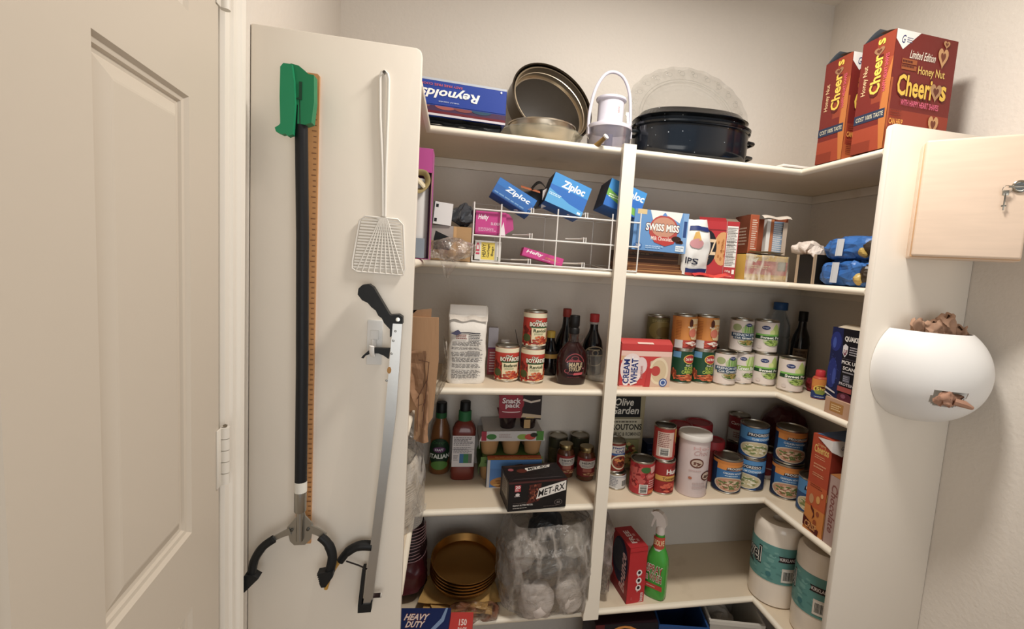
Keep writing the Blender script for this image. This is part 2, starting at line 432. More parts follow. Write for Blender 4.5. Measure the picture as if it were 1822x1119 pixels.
ZS = {1: 1.892, 2: 1.521, 3: 1.147, 4: .769, 5: .400}
make_shelf(ZS[1], 'top white shelf of the pantry, holding pans and cereal boxes')
make_shelf(ZS[2], 'second white shelf from the top, holding the white wire rack')
make_shelf(ZS[3], 'middle white shelf, holding the syrup bottle and vegetable cans')
make_shelf(ZS[4], 'fourth white shelf from the top, with stained front edge under the black bar box')
make_shelf(ZS[5], 'lowest white shelf, holding the gold pans and paper towel rolls')
def panel(x0, x1, y0, zt, lab, rx):
    r = .012; pts = [(x0, 0), (x1, 0)]
    if rx > 0: pts += [(x1, zt-r), (x1-r*.3, zt-r*.3), (x1-r, zt), (x0, zt)]
    else: pts += [(x1, zt), (x0+r, zt), (x0+r*.3, zt-r*.3), (x0, zt-r)]
    bm = bmesh.new(); lo = [bm.verts.new((x, y0, z)) for x, z in pts]; hi = [bm.verts.new((x, y0+PT, z)) for x, z in pts]
    bm.faces.new(lo[::-1]); bm.faces.new(hi)
    for i in range(len(pts)): bm.faces.new((lo[i], lo[(i+1) % len(pts)], hi[(i+1) % len(pts)], hi[i]))
    bmesh.ops.bevel(bm, geom=bm.edges[:], offset=.003, segments=2, affect='EDGES', profile=.5)
    b = MB(); b.addbm(bm, '#e8dfd2:paint', True); return tag(b.build('end_panel'), lab, 'panel')
panel(WX0+.001, 0.0, -.3495, 1.944, 'tall white end panel at left with grabbers and fly swatter hanging on it', 1)
panel(PW, WX1-.001, -.310, 1.950, 'tall white end panel at right behind the white bag dispenser', -1)
b = MB(); b.prism([(.5570, .455), (.5515, .445), (.5490, .425), (.5455, .405), (.5455, .386), (.5965, .386), (.5965, 1.898), (.5570, 1.898)], -.0205, -.0045, '#eae1d2:paint', 'y')
tag(b.build('shelf_post'), 'narrow white upright strip in front of the shelves with a flared foot', 'post')

# ================================================================== ON THE LEFT PANEL
PY = -.3495
# --- yardstick
o = thing('yardstick', 'long thin wooden yardstick hanging behind the green-handled grabber', 'ruler', (-.207, PY-.0004, 0))
MB().prism([(-.0135, .905), (.0165, .905), (.0170, 1.862), (.0130, 1.866), (-.0130, 1.866)], -.005, 0, '#c8925e:wood', 'y').build('stick', o)
a = Art()
for i in range(88): a.r(80 if i % 4 else 70, 1+i*1.1, 99, 1.22+i*1.1, '#8a5a34')
a.build('scale_marks', o, flat((-.0135, -.005, .905), (.030, 0, 0), (0, 0, .955)))
# --- green handled grabber
g = thing('pickup_grabber', 'long black pole grabber with green handle and two curved black claws', 'grabber', (0, PY, 0))
GY = -.042
MB().tube([(-.201, GY, 1.05), (-.202, GY, 1.30), (-.205, GY, 1.55), (-.2115, GY, 1.80)], .0112, '#17171a', 14).build('pole', g)
q = MB(); GR = '#1f7a50'
q.prism([(-.240, 1.850), (-.237, 1.859), (-.225, 1.862), (-.213, 1.860), (-.203, 1.853), (-.197, 1.848), (-.187, 1.847), (-.186, 1.80), (-.190, 1.762), (-.200, 1.757), (-.214, 1.757), (-.2135, 1.79), (-.222, 1.80), (-.235, 1.82)], GY-.011, GY+.011, GR, 'y')
bm = bmesh.new(); 
q.prism([(-.2115, 1.832), (-.2065, 1.832), (-.2065, 1.800), (-.2165, 1.800), (-.2165, 1.802), (-.2115, 1.804)], GY-.0125, GY-.0105, '#12442c', 'y')
q.build('grip_housing', g)
q = MB(); q.prism([(-.241, 1.851), (-.236, 1.858), (-.222, 1.858), (-.218, 1.83), (-.2155, 1.79), (-.2185, 1.735), (-.227, 1.731), (-.231, 1.735), (-.237, 1.733), (-.247, 1.737), (-.249, 1.744), (-.243, 1.748), (-.240, 1.752), (-.2415, 1.80)], GY-.020, GY-.006, '#23855a', 'y')
q.build('trigger', g)
q = MB(); q.lathe([(.0117, 1.040), (.0117, 1.062)], '#e9e4d8', 16, (-.201, GY, 0)); q.build('white_tape', g)
SIL = '#a8a59e:metal'
q = MB(); q.lathe([(.0105, .998), (.0115, 1.0), (.0115, 1.040), (.0, 1.041)], SIL, 16, (-.2015, GY, 0)); q.tube([(-.2015, GY, .935), (-.2015, GY, 1.0)], .0065, SIL, 12)
q.prism([(-.2065, 1.0), (-.1965, 1.0), (-.193, .985), (-.178, .967), (-.181, .935), (-.192, .923), (-.213, .923), (-.221, .932), (-.227, .962), (-.209, .985)], GY+.004, GY+.008, SIL, 'y')
for x in (-.2175, -.187): q.lathe([(0, 0), (.003, 0), (.003, .003), (0, .004)], '#5c5a55:metal', 10, M=Matrix.Translation((x, GY+.004, .957)) @ Matrix.Rotation(R(90), 4, 'X'))
q.prism([(-.222, .962), (-.240, .952), (-.258, .942), (-.254, .934), (-.232, .944), (-.218, .948)], GY+.001, GY+.005, SIL, 'y')
q.prism([(-.181, .966), (-.166, .958), (-.150, .946), (-.158, .936), (-.172, .945), (-.183, .950)], GY+.001, GY+.005, SIL, 'y')
q.build('metal_head', g)
def arc(pts, n=6):
    out = []
    P_ = [Vector(p) for p in pts]
    for i in range(len(P_)-1):
        p0 = P_[max(i-1, 0)]; p1 = P_[i]; p2 = P_[i+1]; p3 = P_[min(i+2, len(P_)-1)]
        for k in range(n):
            t = k/n; out.append(.5*((2*p1)+(-p0+p2)*t+(2*p0-5*p1+4*p2-p3)*t*t+(-p0+3*p1-3*p2+p3)*t**3))
    return out+[P_[-1]]
BK = '#18191a'
q = MB(); q.tube(arc([(-.250, GY, .941), (-.270, GY, .925), (-.285, GY, .898), (-.290, GY, .868)]), [.0085]*7+[.009]*6+[.0095]*6, BK, 10, flat=.8)
q.prism([(-.300, .872), (-.285, .872), (-.274, .864), (-.300, .836), (-.309, .850)], GY-.010, GY+.010, BK, 'y'); q.build('claw', g)
q = MB(); q.tube(arc([(-.162, GY, .942), (-.147, GY, .925), (-.138, GY, .898), (-.142, GY, .866)]), [.0085]*7+[.0095]*6+[.0100]*6, BK, 10, flat=.8)
teeth = [(-.152, .868), (-.165, .866)]
for k in range(6): teeth += [(-.1595, .8645-k*.004), (-.165+k*.0012, .8625-k*.004)]
q.prism(teeth+[(-.156, .836), (-.148, .836), (-.134, .858), (-.134, .870)], GY-.010, GY+.010, BK, 'y'); q.build('claw', g)
# --- fly swatter
o = thing('fly_swatter', 'white plastic fly swatter with long looped handle hung on a nail', 'fly swatter', (0, PY, 0))
Y = -.004; WHT = '#efe9df'; q = MB()
q.tube([(-.0655, Y, 1.604), (-.0690, Y, 1.70), (-.0765, Y, 1.80), (-.0790, Y, 1.875), (-.0760, Y, 1.886), (-.0705, Y, 1.889), (-.0650, Y, 1.884), (-.0625, Y, 1.874), (-.0620, Y, 1.80), (-.0625, Y, 1.70), (-.0610, Y, 1.604)], .0029, WHT, 8)
q.build('handle', o)
q = MB()
corners = [(-.100, 1.602), (-.036, 1.601), (-.025, 1.590), (-.018, 1.500), (-.022, 1.487), (-.112, 1.489), (-.122, 1.495), (-.122, 1.510), (-.110, 1.592)]
q.tube([(x, Y, z) for x, z in corners], .0020, WHT, 8, closed=True)
for k in range(17):
    z = 1.596-k*.0061; t = (1.602-z)/.113; q.box(-.106-.015*t, -.030+.010*t, Y-.0008, Y+.0008, z-.0017, z+.0017, WHT)
for k in range(9):
    t = -1+k/4; q.tube([(-.0635+t*.006, Y-.0008, 1.602), (-.0675+t*.047, Y-.0008, 1.489)], .0014, WHT, 6)
q.prism([(-.084, 1.602), (-.044, 1.602), (-.060, 1.596), (-.068, 1.596)], Y-.0015, Y+.0010, WHT, 'y')
q.build('mesh_paddle', o)
def nail(x, z, lab):
    M = Matrix.Translation((x, PY, z)) @ Matrix.Rotation(R(90), 4, 'X')
    tag(MB().lathe([(0, -.003), (.0012, -.003), (.0012, .010), (.0032, .010), (.0032, .0112), (0, .012)], '#6a6660:metal', 10, M=M).build('nail'), lab, 'nail')
nail(-.0705, 1.8845, 'small steel nail holding the top of the white fly swatter')
# --- adhesive hook
o = thing('adhesive_hook', 'white plastic adhesive hook holding the silver grabber', 'hook', (-.074, PY, 1.345))
q = MB(); q.box(-.0155, .0155, -.004, 0, -.050, .045, '#eceae6', .0019); q.box(-.0085, .0085, -.007, -.0038, .004, .024, '#eceae6', .001); q.build('base_plate', o)
q = MB(); q.tube(arc([(0, -.006, .004), (0, -.012, -.012), (0, -.024, -.025), (0, -.034, -.016), (0, -.036, -.004)]), .0062, '#f3f1ee', 10, flat=.55); q.build('hook_arm', o)
# --- silver reacher
g = thing('reaching_grabber', 'silver aluminium reaching grabber with black pistol handle', 'grabber', (0, PY, 0)); Y = -.021
q = MB(); q.prism([(-.0355, 1.390), (-.0170, 1.390), (-.0230, 1.20), (-.0590, .765), (-.0775, .765), (-.0500, 1.10)], Y-.007, Y+.007, '#bdbcb9:metal', 'y'); q.build('aluminium_bar', g)
q = MB(); q.prism([(-.1045, 1.444), (-.1035, 1.456), (-.096, 1.464), (-.084, 1.466), (-.075, 1.460), (-.0425, 1.407), (-.0400, 1.405), (-.024, 1.407), (-.0165, 1.402), (-.0160, 1.388), (-.0360, 1.388), (-.0380, 1.360), (-.0400, 1.360), (-.0405, 1.376), (-.0520, 1.388), (-.0570, 1.398), (-.0640, 1.403), (-.0690, 1.413), (-.0780, 1.420), (-.0850, 1.428), (-.0960, 1.433)], Y-.011, Y+.011, BK, 'y')
q.lathe([(0, 0), (.0042, 0), (.0042, .002), (0, .0025)], '#d8d5cc:metal', 14, M=Matrix.Translation((-.0255, Y-.011, 1.397)) @ Matrix.Rotation(R(90), 4, 'X'))
q.build('pistol_grip', g)
q = MB(); q.prism([(-.0955, 1.314), (-.0930, 1.318), (-.0800, 1.331), (-.0700, 1.335), (-.0400, 1.335), (-.0420, 1.313), (-.0520, 1.320), (-.0620, 1.324), (-.0750, 1.324), (-.0870, 1.319), (-.0910, 1.313)], Y-.005, Y+.005, BK, 'y'); q.build('trigger', g)
q = MB()
for x, z in ((-.0300, 1.372), (-.0335, 1.352), (-.0360, 1.325), (-.0440, 1.268)):
    q = MB(); q.lathe([(0, 0), (.0026, 0), (.0020, .001), (0, .0012)], '#8a8985:metal', 10, M=Matrix.Translation((x, Y-.007, z)) @ Matrix.Rotation(R(90), 4, 'X')); q.build('rivet', g)
q = MB(); q.lathe([(0, 0), (.0042, 0), (.0042, .0008), (0, .001)], '#b8843c', 14, M=Matrix.Translation((-.0395, Y-.007, 1.290)) @ Matrix.Rotation(R(90), 4, 'X') @ Matrix.Diagonal((1, 1.7, 1, 1)))
q.build('gold_sticker', g)
q = MB(); q.tube(arc([(-.063, Y, .903), (-.090, Y, .904), (-.112, Y, .892), (-.127, Y, .872)]), [.0105]*7+[.0100]*6+[.0085]*6, BK, 10, flat=.9)
q.tube([(-.115, Y, .871), (-.090, Y, .860), (-.072, Y, .850)], .0016, '#2a2020', 6); q.build('jaw', g)
q = MB(); q.tube([(-.129, Y, .874), (-.138, Y+.009, .858), (-.152, Y+.012, .830), (-.157, Y+.012, .802)], [.006, .0065, .006, .004], '#d19a1e', 10); q.build('yellow_tip', g, 'yellow rubber tip')
q = MB(); q.prism([(-.0805, .856), (-.0745, .856), (-.0800, .775), (-.0620, .775), (-.0605, .782), (-.0575, .782), (-.0600, .757), (-.0870, .757), (-.0870, .775)], Y-.010, Y+.010, BK, 'y'); q.build('lower_jaw', g)
q = MB(); q.tube([(-.062, Y, .7875), (-.0425, Y, .7875)], .0046, '#2a1818', 10); q.tube([(-.0425, Y, .7875), (-.0395, Y, .7875)], .0046, '#c8c2b8', 10); q.build('side_pin', g)

# ================================================================== ON THE RIGHT: KEY BOX AND BAG DISPENSER
# keybox origin: front left bottom corner, front looks at the camera side
kx = thing('key_box', 'pale wooden wall-hung key box with rounded door and keys in its lock', 'key cabinet', (1.222, -.369, 1.611), -43.5)
WD = '#e3cbb5:wood'; q = MB(); q.box(-.004, .207, .022, .083, -.004, .285, WD, .004, seg=3); q.build('box_body', kx)
q = MB(); q.box(-.002, .205, .0145, .0225, -.002, .283, '#d2aa82:wood', .002); q.build('door_rim', kx, 'darker tan edge board')
q = MB(); q.box(0, .203, 0, .015, 0, .287, WD, .006, seg=4); kd = q.build('door', kx)
q = MB(); Mk = Matrix.Translation((.180, 0, .167)) @ Matrix.Rotation(R(90), 4, 'X')
q.lathe([(0, 0), (.0145, 0), (.014, .004), (.0105, .006), (.0095, .006), (.009, .003), (0, .003)], '#b5aea2:shiny', 24, M=Mk); q.build('lock', kd, 'chrome cam lock')
q = MB(); q.box(.160, .188, -.0075, -.0055, .164, .169, '#9a948a:metal', .0008)
q.tube([(.158+.008*math.cos(t), -.008+.002*math.sin(t*2), .160+.009*math.sin(t)) for t in [6.283*k/20 for k in range(20)]], .0008, '#a8a297:metal', 6, closed=True)
q.box(.1545, .1575, -.0095, -.0080, .112, .152, '#8d877c:metal', .0005); q.box(.1515, .1605, -.0095, -.0080, .120, .124, '#8d877c:metal', .0005); q.box(.150, .162, -.0095, -.0080, .146, .158, '#a8a297:metal', .002); q.build('keys', kd, 'two small steel keys on a ring')

# bag dispenser: half egg fixed on the panel, open top, square pull hole
bd = thing('bag_dispenser', 'round white plastic bag dispenser with square pull hole below', 'bag dispenser', (1.353, -.3115, 1.311))
bm = bmesh.new(); NU, NV = 96, 64; zt = .108
def dp(u, v):
    a = math.pi*(1+u); zb = -.142+(zt+.142)*(1-math.cos(math.pi*v*.5)) if False else -.142+(zt+.142)*v
    rr = math.sqrt(max(0, 1-((zb)/.1425)**2*.995))**.88
    return Vector((.148*rr*math.cos(a), .165*rr*math.sin(a)*1.0, zb))
vg = [[bm.verts.new(dp(i/NU, (j/NV))) for i in range(NU+1)] for j in range(NV+1)]
for j in range(NV):
    for i in range(NU):
        c = (vg[j][i].co+vg[j+1][i+1].co)/2
        xl, xr, z1, z0 = -.088+max(0, -.058-c.z)*.9, -.024-max(0, -.042-c.z)*.5, -.030, -.070
        if xl < c.x < xr and z0 < c.z < z1 and c.y < 0: continue
        bm.faces.new((vg[j][i], vg[j][i+1], vg[j+1][i+1], vg[j+1][i]))
bmesh.ops.remove_doubles(bm, verts=bm.verts, dist=.0004)
bmesh.ops.solidify(bm, geom=bm.faces[:], thickness=.003)
MB().addbm(bm, '#f1efec', True).build('shell', bd)
def crushbag(name, c, r, key, seed, lab, amp=.010, freq=30, grp=None, cat='plastic bag', pw=.8, n=34):
    return tag(MB().blob(c, r, key, amp, freq, seed, n, pw).build(name), lab, cat, grp)
def baglump(c, sx, sy, h, seed, lab):
    def fn(u, v):
        t = 6.2832*u; rr = (1-.25*v)*(1+.16*math.sin(3*t+seed))
        return (c[0]+sx*rr*math.cos(t)*(1-.9*max(0, v-.75)*2.6), c[1]+sy*rr*math.sin(t)*(1-.9*max(0, v-.75)*2.6), c[2]+h*min(v/.85, 1)-.012*max(0, v-.85)*3+.006*math.sin(3*t+seed*2)*v)
    tag(MB().surf(fn, 40, 14, '#b58a6c:kraft', .008, 36, seed, True, True, None, True).build('plastic_bag'), lab, 'plastic bag', 'brown bags in the dispenser')
baglump((1.290, -.352, 1.385), .026, .015, .062, 3, 'light brown plastic bag at the left of the dispenser opening')
baglump((1.332, -.362, 1.385), .030, .018, .060, 6, 'rounded brown plastic bag bulging from the middle of the dispenser opening')
baglump((1.376, -.356, 1.385), .026, .022, .078, 9, 'brown plastic bag pointing up highest out of the dispenser opening')
baglump((1.418, -.362, 1.385), .022, .020, .050, 12, 'brown plastic bag at the right of the dispenser opening')
tag(MB().blob((1.300, -.448, 1.262), (.034, .011, .017), '#b58468:kraft', .010, 46, 17, 40, .8, True).tube([(1.308, -.456, 1.258), (1.325, -.468, 1.254), (1.345, -.472, 1.246)], [.010, .009, .005], '#b58468:kraft', 8).build('plastic_bag'), 'crumpled brown plastic bag pulled into the square hole of the dispenser', 'plastic bag', 'brown bags in the dispenser')

# ================================================================== TOP SHELF
Z1 = ZS[1]+.0002
a = Art(); a.r(0, 0, 100, 100, '#1d3f9e').r(0, 94, 100, 100, '#b9c0cb').r(0, 12, 100, 27, '#4a2a4c').r(0, 5, 100, 13, '#6d1220').r(0, 0, 100, 6, '#cfc9cf')
for x, c in ((8, '#8a3a33'), (24, '#7a4a46'), (46, '#a5524a'), (62, '#874440'), (78, '#274a63')): a.e(x, 27, 9, 9, c, a0=180, a1=360)
a.r(0, 30, 100, 34, '#1d3f9e'); a.t('Reynolds', 24, 47, 76, 78, '#f4f2ee', rot=180, shear=.25, bold=.05).t('EASY FREE FREE COOKING', 18, 80, 60, 86, '#d85a5a', rot=180).t('WRAP SERVES', 40, 38, 58, 41, '#c5cde4', rot=180).e(95, 88, .8, 3, '#e9eef8')
o = carton('foil_box', 'blue foil box lying upside down on the black tray of the top shelf', 'box', (-.105, -.012, Z1+.0235), 4, .312, .075, .098, '#1b3a92', F=a)
a = Art().r(0, 0, 100, 100, '#8f96a6').r(0, 0, 100, 16, '#e6e2e4').r(8, 22, 92, 92, '#aeb4c0'); a.build('end_print', o, flat((.312, 0, 0), (0, .075, 0), (0, 0, .098)))
t = thing('baking_tray', 'black crumpled tray lying under the blue foil box', 'tray', (.052, .060, Z1))
MB().box(-.145, .142, -.050, .10, .0, .004, '#131314', .0015).build('tray_base', t)
MB().surf(lambda u, v: (-.145+.287*u, -.052+.012*math.sin(v*3), .003+.019*v), 30, 3, '#17181a', .0035, 30, 4).surf(lambda u, v: (.142+.004*v, -.05+.15*u, .003+.019*v), 14, 3, '#17181a', .003, 30, 4).surf(lambda u, v: (-.145+.287*u, .10, .003+.019*v), 14, 3, '#17181a').build('tray_rim', t)
# round pans
PAN = '#b7aa98:metal'
def pan_prof(r, h, rim=.004): return [(0, 0), (r*.93, 0), (r*.955, .003), (r, h), (r+rim, h+.001), (r+rim, h-.003), (r+.0006, h-.002), (r-.0016, h-.001), (r*.945, .0045), (0, .0025)]
o = thing('pie_dish', 'clear glass pie dish with fluted rim under the metal pans', 'dish', (.332, .128, Z1))
b = MB(); vs = []; n = 72
for (r, z) in [(0, .001), (.088, .001), (.094, .004), (.118, .033), (.130, .036), (.131, .039), (.116, .037), (.090, .0065), (0, .0045)]:
    pass
pr = [(0, .001), (.088, .001), (.094, .004), (.118, .033), (.130, .036), (.131, .039), (.116, .037), (.090, .0065), (0, .0045)]
b.surf(lambda u, v: (lambda q: (q[0]*math.cos(2*math.pi*u)*(1+(.012*math.sin(28*math.pi*u) if q[0] > .115 else 0)), q[0]*math.sin(2*math.pi*u)*(1+(.012*math.sin(28*math.pi*u) if q[0] > .115 else 0)), q[1]))(pr[min(round(v*8), 8)]), 84, 8, '#cfe0d2:clear', sm=True, closed=True)
b.build('glass_bowl', o)
o = thing('cake_pan', 'round metal cake pan lying in the glass pie dish', 'pan', (.334, .130, Z1+.0075), group=None)
MB().lathe([(0, 0), (.086, 0), (.090, .003), (.104, .056), (.1075, .057), (.1075, .053), (.1045, .054)][::1], PAN, 56).lathe([(.1025, .056), (.0885, .0045), (0, .003)], PAN, 56).build('pan_body', o)
def lean_pan(r, h, loc, tilt, yaw, key, lab, name='cake_pan', inner=None):
    o = thing(name, lab, 'pan', loc, rot=Euler((R(tilt), 0, R(yaw)), 'XYZ'))
    b = MB(); b.lathe([(0, 0), (r-.004, 0), (r, .002), (r, h-.004), (r+.0035, h-.003), (r+.0035, h), (r-.001, h)], key, 64); b.lathe([(r-.0015, h), (r-.0018, .004), (0, .003)], inner or key, 64)
    b.build('pan_body', o); b = MB(); b.lathe([(0, .0050), (r-.010, .0052), (r-.008, .0042)], '#332c24', 64); b.build('dark_base', o, 'dark base disc'); b = MB(); b.lathe([(r-.0019, h*.50), (r-.0040, h*.52), (r-.0040, h*.56), (r-.0019, h*.58)], inner or key, 64); b.build('wall_ridge', o); return o  # darker disc laid over the pan floor
LP = (.362, .243, 2.038)
lean_pan(.143, .060, LP, 68, 16, '#4e463d:metal', 'dark rimmed round pan leaning at the back, holding a lighter pan', inner='#5a5146:metal')
lean_pan(.134, .048, (LP[0]+.002, LP[1]-.0045, LP[2]+.0018), 68, 16, '#b4a690:metal', 'lighter round pan nested in the dark rimmed pan and leaning at the back', 'springform_pan', inner='#cbbda8:metal')
# food processor
o = thing('hand_food_processor', 'white and clear hand food processor with tall arched handle', 'food processor', (.5475, .105, Z1)); LV = '#dcd8e6:gloss'
MB().lathe([(0, .001), (.064, .001), (.0665, .004), (.070, .070), (.070, .0735), (.0675, .0735), (.064, .006), (0, .004)], '#dddbe8:pet', 40).build('clear_bowl', o)
q = MB(); q.lathe([(.013, .004), (.013, .060), (.005, .062)], '#b9bcd6', 16)
for k in range(3):
    a_ = k*2.1; q.box(-.005, .052, -.001, .001, .015+.012*k, .023+.012*k, '#a9b2cf', M=Matrix.Rotation(a_, 4, 'Z'))
q.build('blades', o)
q = MB(); q.lathe([(0, .072), (.071, .072), (.072, .076), (.0705, .083), (.050, .086), (.044, .094), (.041, .098), (.041, .160), (.0475, .163), (.0485, .167), (.0475, .170), (.040, .170), (.038, .167), (.038, .10), (0, .10)], LV, 48); q.build('lid', o)
q = MB(); q.tube(arc([(-.069, 0, .070), (-.069, 0, .120), (-.056, 0, .190), (-.030, 0, .238), (.0, 0, .253), (.034, 0, .240), (.058, 0, .195), (.067, 0, .125), (.068, 0, .070)]), .0052, LV, 10, flat=1.0)
q.box(-.074, -.065, -.012, .012, .052, .076, LV, .003); q.box(.065, .074, -.012, .012, .052, .076, LV, .003); q.build('arched_handle', o)
Art().r(10, 0, 90, 100, '#eeebf2').p([(40, 20), (60, 20), (55, 80), (45, 80)], '#c98b7a').lines(20, 30, 80, 70, 3, '#b9a6b0').build('side_mark', o, cyl(.0412, .110, .150, 24, 20), 4)
# wooden peg
PS = 1.45
o = thing('wooden_peg', 'small brown wooden peg with white end lying on the top shelf edge', 'peg', (.489, -.006, Z1-.002), rot=Euler((R(0), R(-32), R(-58))))
q = MB(); q.tube([(-.026, 0, .006), (-.014, 0, .0065), (.0, 0, .007), (.024, 0, .007)], [.0105, .0095, .0070, .0060], '#8a6a34:wood', 12); q.build('peg_body', o)
q = MB(); q.tube([(.024, 0, .007), (.0285, 0, .007)], .0085, '#ece6dc', 14); q.build('white_end', o, 'white end disc')
# platter leaning on the wall
o = thing('glass_platter', 'large clear embossed glass platter leaning on the wall behind the black roaster', 'platter', (.905, .270, Z1+.001), rot=Euler((R(-9), 0, R(0))))
def plat(u, v):
    ks = [(0, 0), (.115, 0), (.135, .006), (.150, .011), (.168, .013), (.200, .016), (.2035, .018), (.200, .0205), (.168, .017), (.135, .010), (.115, .004), (0, .004)]
    r, d = ks[min(round(v*11), 11)]; an = 2*math.pi*u
    if .15 <= r < .2: d += .0022*math.sin(u*150)*math.cos(u*62)
    if r > .19: r += .002*math.cos(an*24)
    return (1.22*r*math.cos(an), -d, .2+r*.97*math.sin(an))
MB().surf(plat, 120, 11, '#e8e6e2:clear', closed=True, sm=True).build('platter_glass', o)
q = MB()
for k in range(26):
    an = 2*math.pi*k/26
    for rr, s_ in ((.178, .0085), (.186, .005)):
        an2 = an+(.05 if rr > .18 else 0); q.tube([(1.22*rr*math.cos(an2)+s_*math.cos(t)*1.2, -.0172, .2+rr*.97*math.sin(an2)+s_*math.sin(t)) for t in [6.283*i/10 for i in range(10)]], .0010, '#e8e6e2:clear', 5, closed=True)
for rr in (.148, .157): q.tube([(1.22*rr*math.cos(t), -.0135, .2+rr*.97*math.sin(t)) for t in [6.283*i/90 for i in range(90)]], .0012, '#dcd6cc:clear', 5, closed=True)
q.build('embossed_rim', o)
# enamel roaster
o = thing('roasting_pan', 'large oval black speckled enamel roaster with its lid on', 'roasting pan', (.832, .122, Z1), -3); EN = '#141920:speck'
def oval(prof, key, n=72, M=None, ex=2.4):
    b = MB(); pts = []
    def fn(u, v):
        i = round(v*(len(prof)-1)); off, z = prof[i]; a_ = 2*math.pi*u; c_, s_ = math.cos(a_), math.sin(a_)
        rr = (abs(c_)**ex+abs(s_)**ex)**(-1/ex); k_ = max(0, 1+off/.12)
        if off < -.1: k_ = 0
        return ((.192*k_ if off < -.1 else (.192+off))*rr*c_, ((.122+off) if off >= -.1 else 0)*rr*s_, z)
    b.surf(fn, n, len(prof)-1, key, closed=True, sm=True, M=M); return b
oval([(-.12, 0), (-.014, 0), (-.004, .008), (0, .030), (.001, .096), (.007, .098), (.007, .102), (0, .103), (-.003, .100), (-.004, .02), (-.12, .012)], EN).build('pan_body', o)
oval([(.009, .101), (.010, .107), (.002, .110), (-.006, .116), (-.010, .124), (-.002, .128), (.000, .131), (-.008, .134), (-.022, .152), (-.028, .155), (-.040, .153), (-.12, .152)], '#0e1013:speck', M=Matrix.Rotation(R(-1.0), 4, 'Y')).build('lid', o)
q = MB()
for sx in (-1, 1):
    q = MB(); q.tube(arc([(sx*.188, -.035, .082), (sx*.214, -.030, .080), (sx*.214, 0, .079), (sx*.214, .030, .080), (sx*.188, .035, .082)]), .0060, '#16181b:gloss', 8)
    if sx < 0: q.build('side_handle', o)
q.build('side_handle', o); q = MB()
q.tube(arc([(.188, -.035, .034), (.212, -.028, .034), (.216, 0, .034), (.212, .028, .034), (.188, .035, .034)]), .0058, '#16181b:gloss', 8)
q.build('lower_handle', o)
# folded paper in the corner
o = tag(MB().box(1.105, 1.215, .0, .12, Z1, Z1+.008, '#efe9e0', .003).build('plastic_mat'), 'thin white plastic mat lying flat near the right corner of the top shelf', 'mat')
# cereal boxes
def cereal_front(full=True):
    a = Art(); a.r(0, 0, 100, 100, '#7c1f17').r(0, 0, 100, 34, '#9c3316').r(0, 0, 100, 14, '#b9571c').r(0, 0, 3, 60, '#b5551f')
    a.p([(0, 100), (38, 100), (12, 84), (0, 92)], '#efece6').t('G', 9, 89, 15, 96, '#22306e', shear=.3, bold=.02).lines(17, 90, 28, 95, 3, '#6a7292')
    a.t('Limited Edition', 24, 78, 66, 85, '#f2e3d0', shear=.35).r(13, 73, 37, 77, '#a8561e').r(13, 68, 37, 72, '#a8561e').lines(14, 69, 36, 77, 2, '#5c1c10')
    a.t('Honey Nut', 40, 64, 84, 73, '#f0c85a', bold=.015).t('Cheeri', 10, 46, 66, 64, '#f3c52a', bold=.045, out='#5e1710', ow=.09).t('s', 80, 47, 90, 60, '#f3c52a', bold=.045, out='#5e1710', ow=.09)
    a.heart(73, 54, 9, 8, '#b88a5c', '#6c3320').heart(77, 84, 8, 9, '#d19b62', '#7a3a22').heart(75, 26, 8, 9, '#d19b62', '#7a3a22').heart(80, 95, 5, 3.4, '#c58e58', '#7a3a22')
    a.t('WITH HAPPY HEART SHAPES', 18, 38, 80, 43, '#f0638a').lines(4, 28, 24, 34, 3, '#7e2a14').t('CAN HELP', 3, 21, 25, 26, '#f0a32b', bold=.04).lines(4, 6, 24, 18, 7, '#7e2a14').r(68, 6, 84, 18, '#c8222c').lines(70, 8, 82, 16, 3, '#f2dcd0')
    return a
def cereal_side():
    a = Art(); a.r(0, 0, 100, 100, '#7a2117').r(48, 42, 100, 100, '#96381a').r(76, 38, 100, 78, '#a8461d').r(0, 0, 100, 22, '#a63d19').p([(100, 0), (100, 78), (84, 60), (76, 30), (88, 0)], '#c4701f').r(0, 0, 60, 10, '#8e3216').r(0, 27, 94, 35, '#2b3550').t('COST 100% TASTE', 6, 29, 90, 33, '#cfc6a6', bold=.03)
    a.t('Honey Nut', 12, 52, 30, 78, '#e9c08a', rot=90).t('Cheer', 38, 50, 70, 84, '#f3c52a', rot=90, bold=.05, out='#5e1710', ow=.09).heart(56, 87, 15, 4, '#a0714a', '#6c3320').t('s', 50, 92, 72, 97, '#f3c52a', rot=90, bold=.04).t('HAPPY HEART SHAPES', 78, 50, 88, 82, '#e0506e', rot=90)
    return a
CF, CS = cereal_front(), cereal_side()
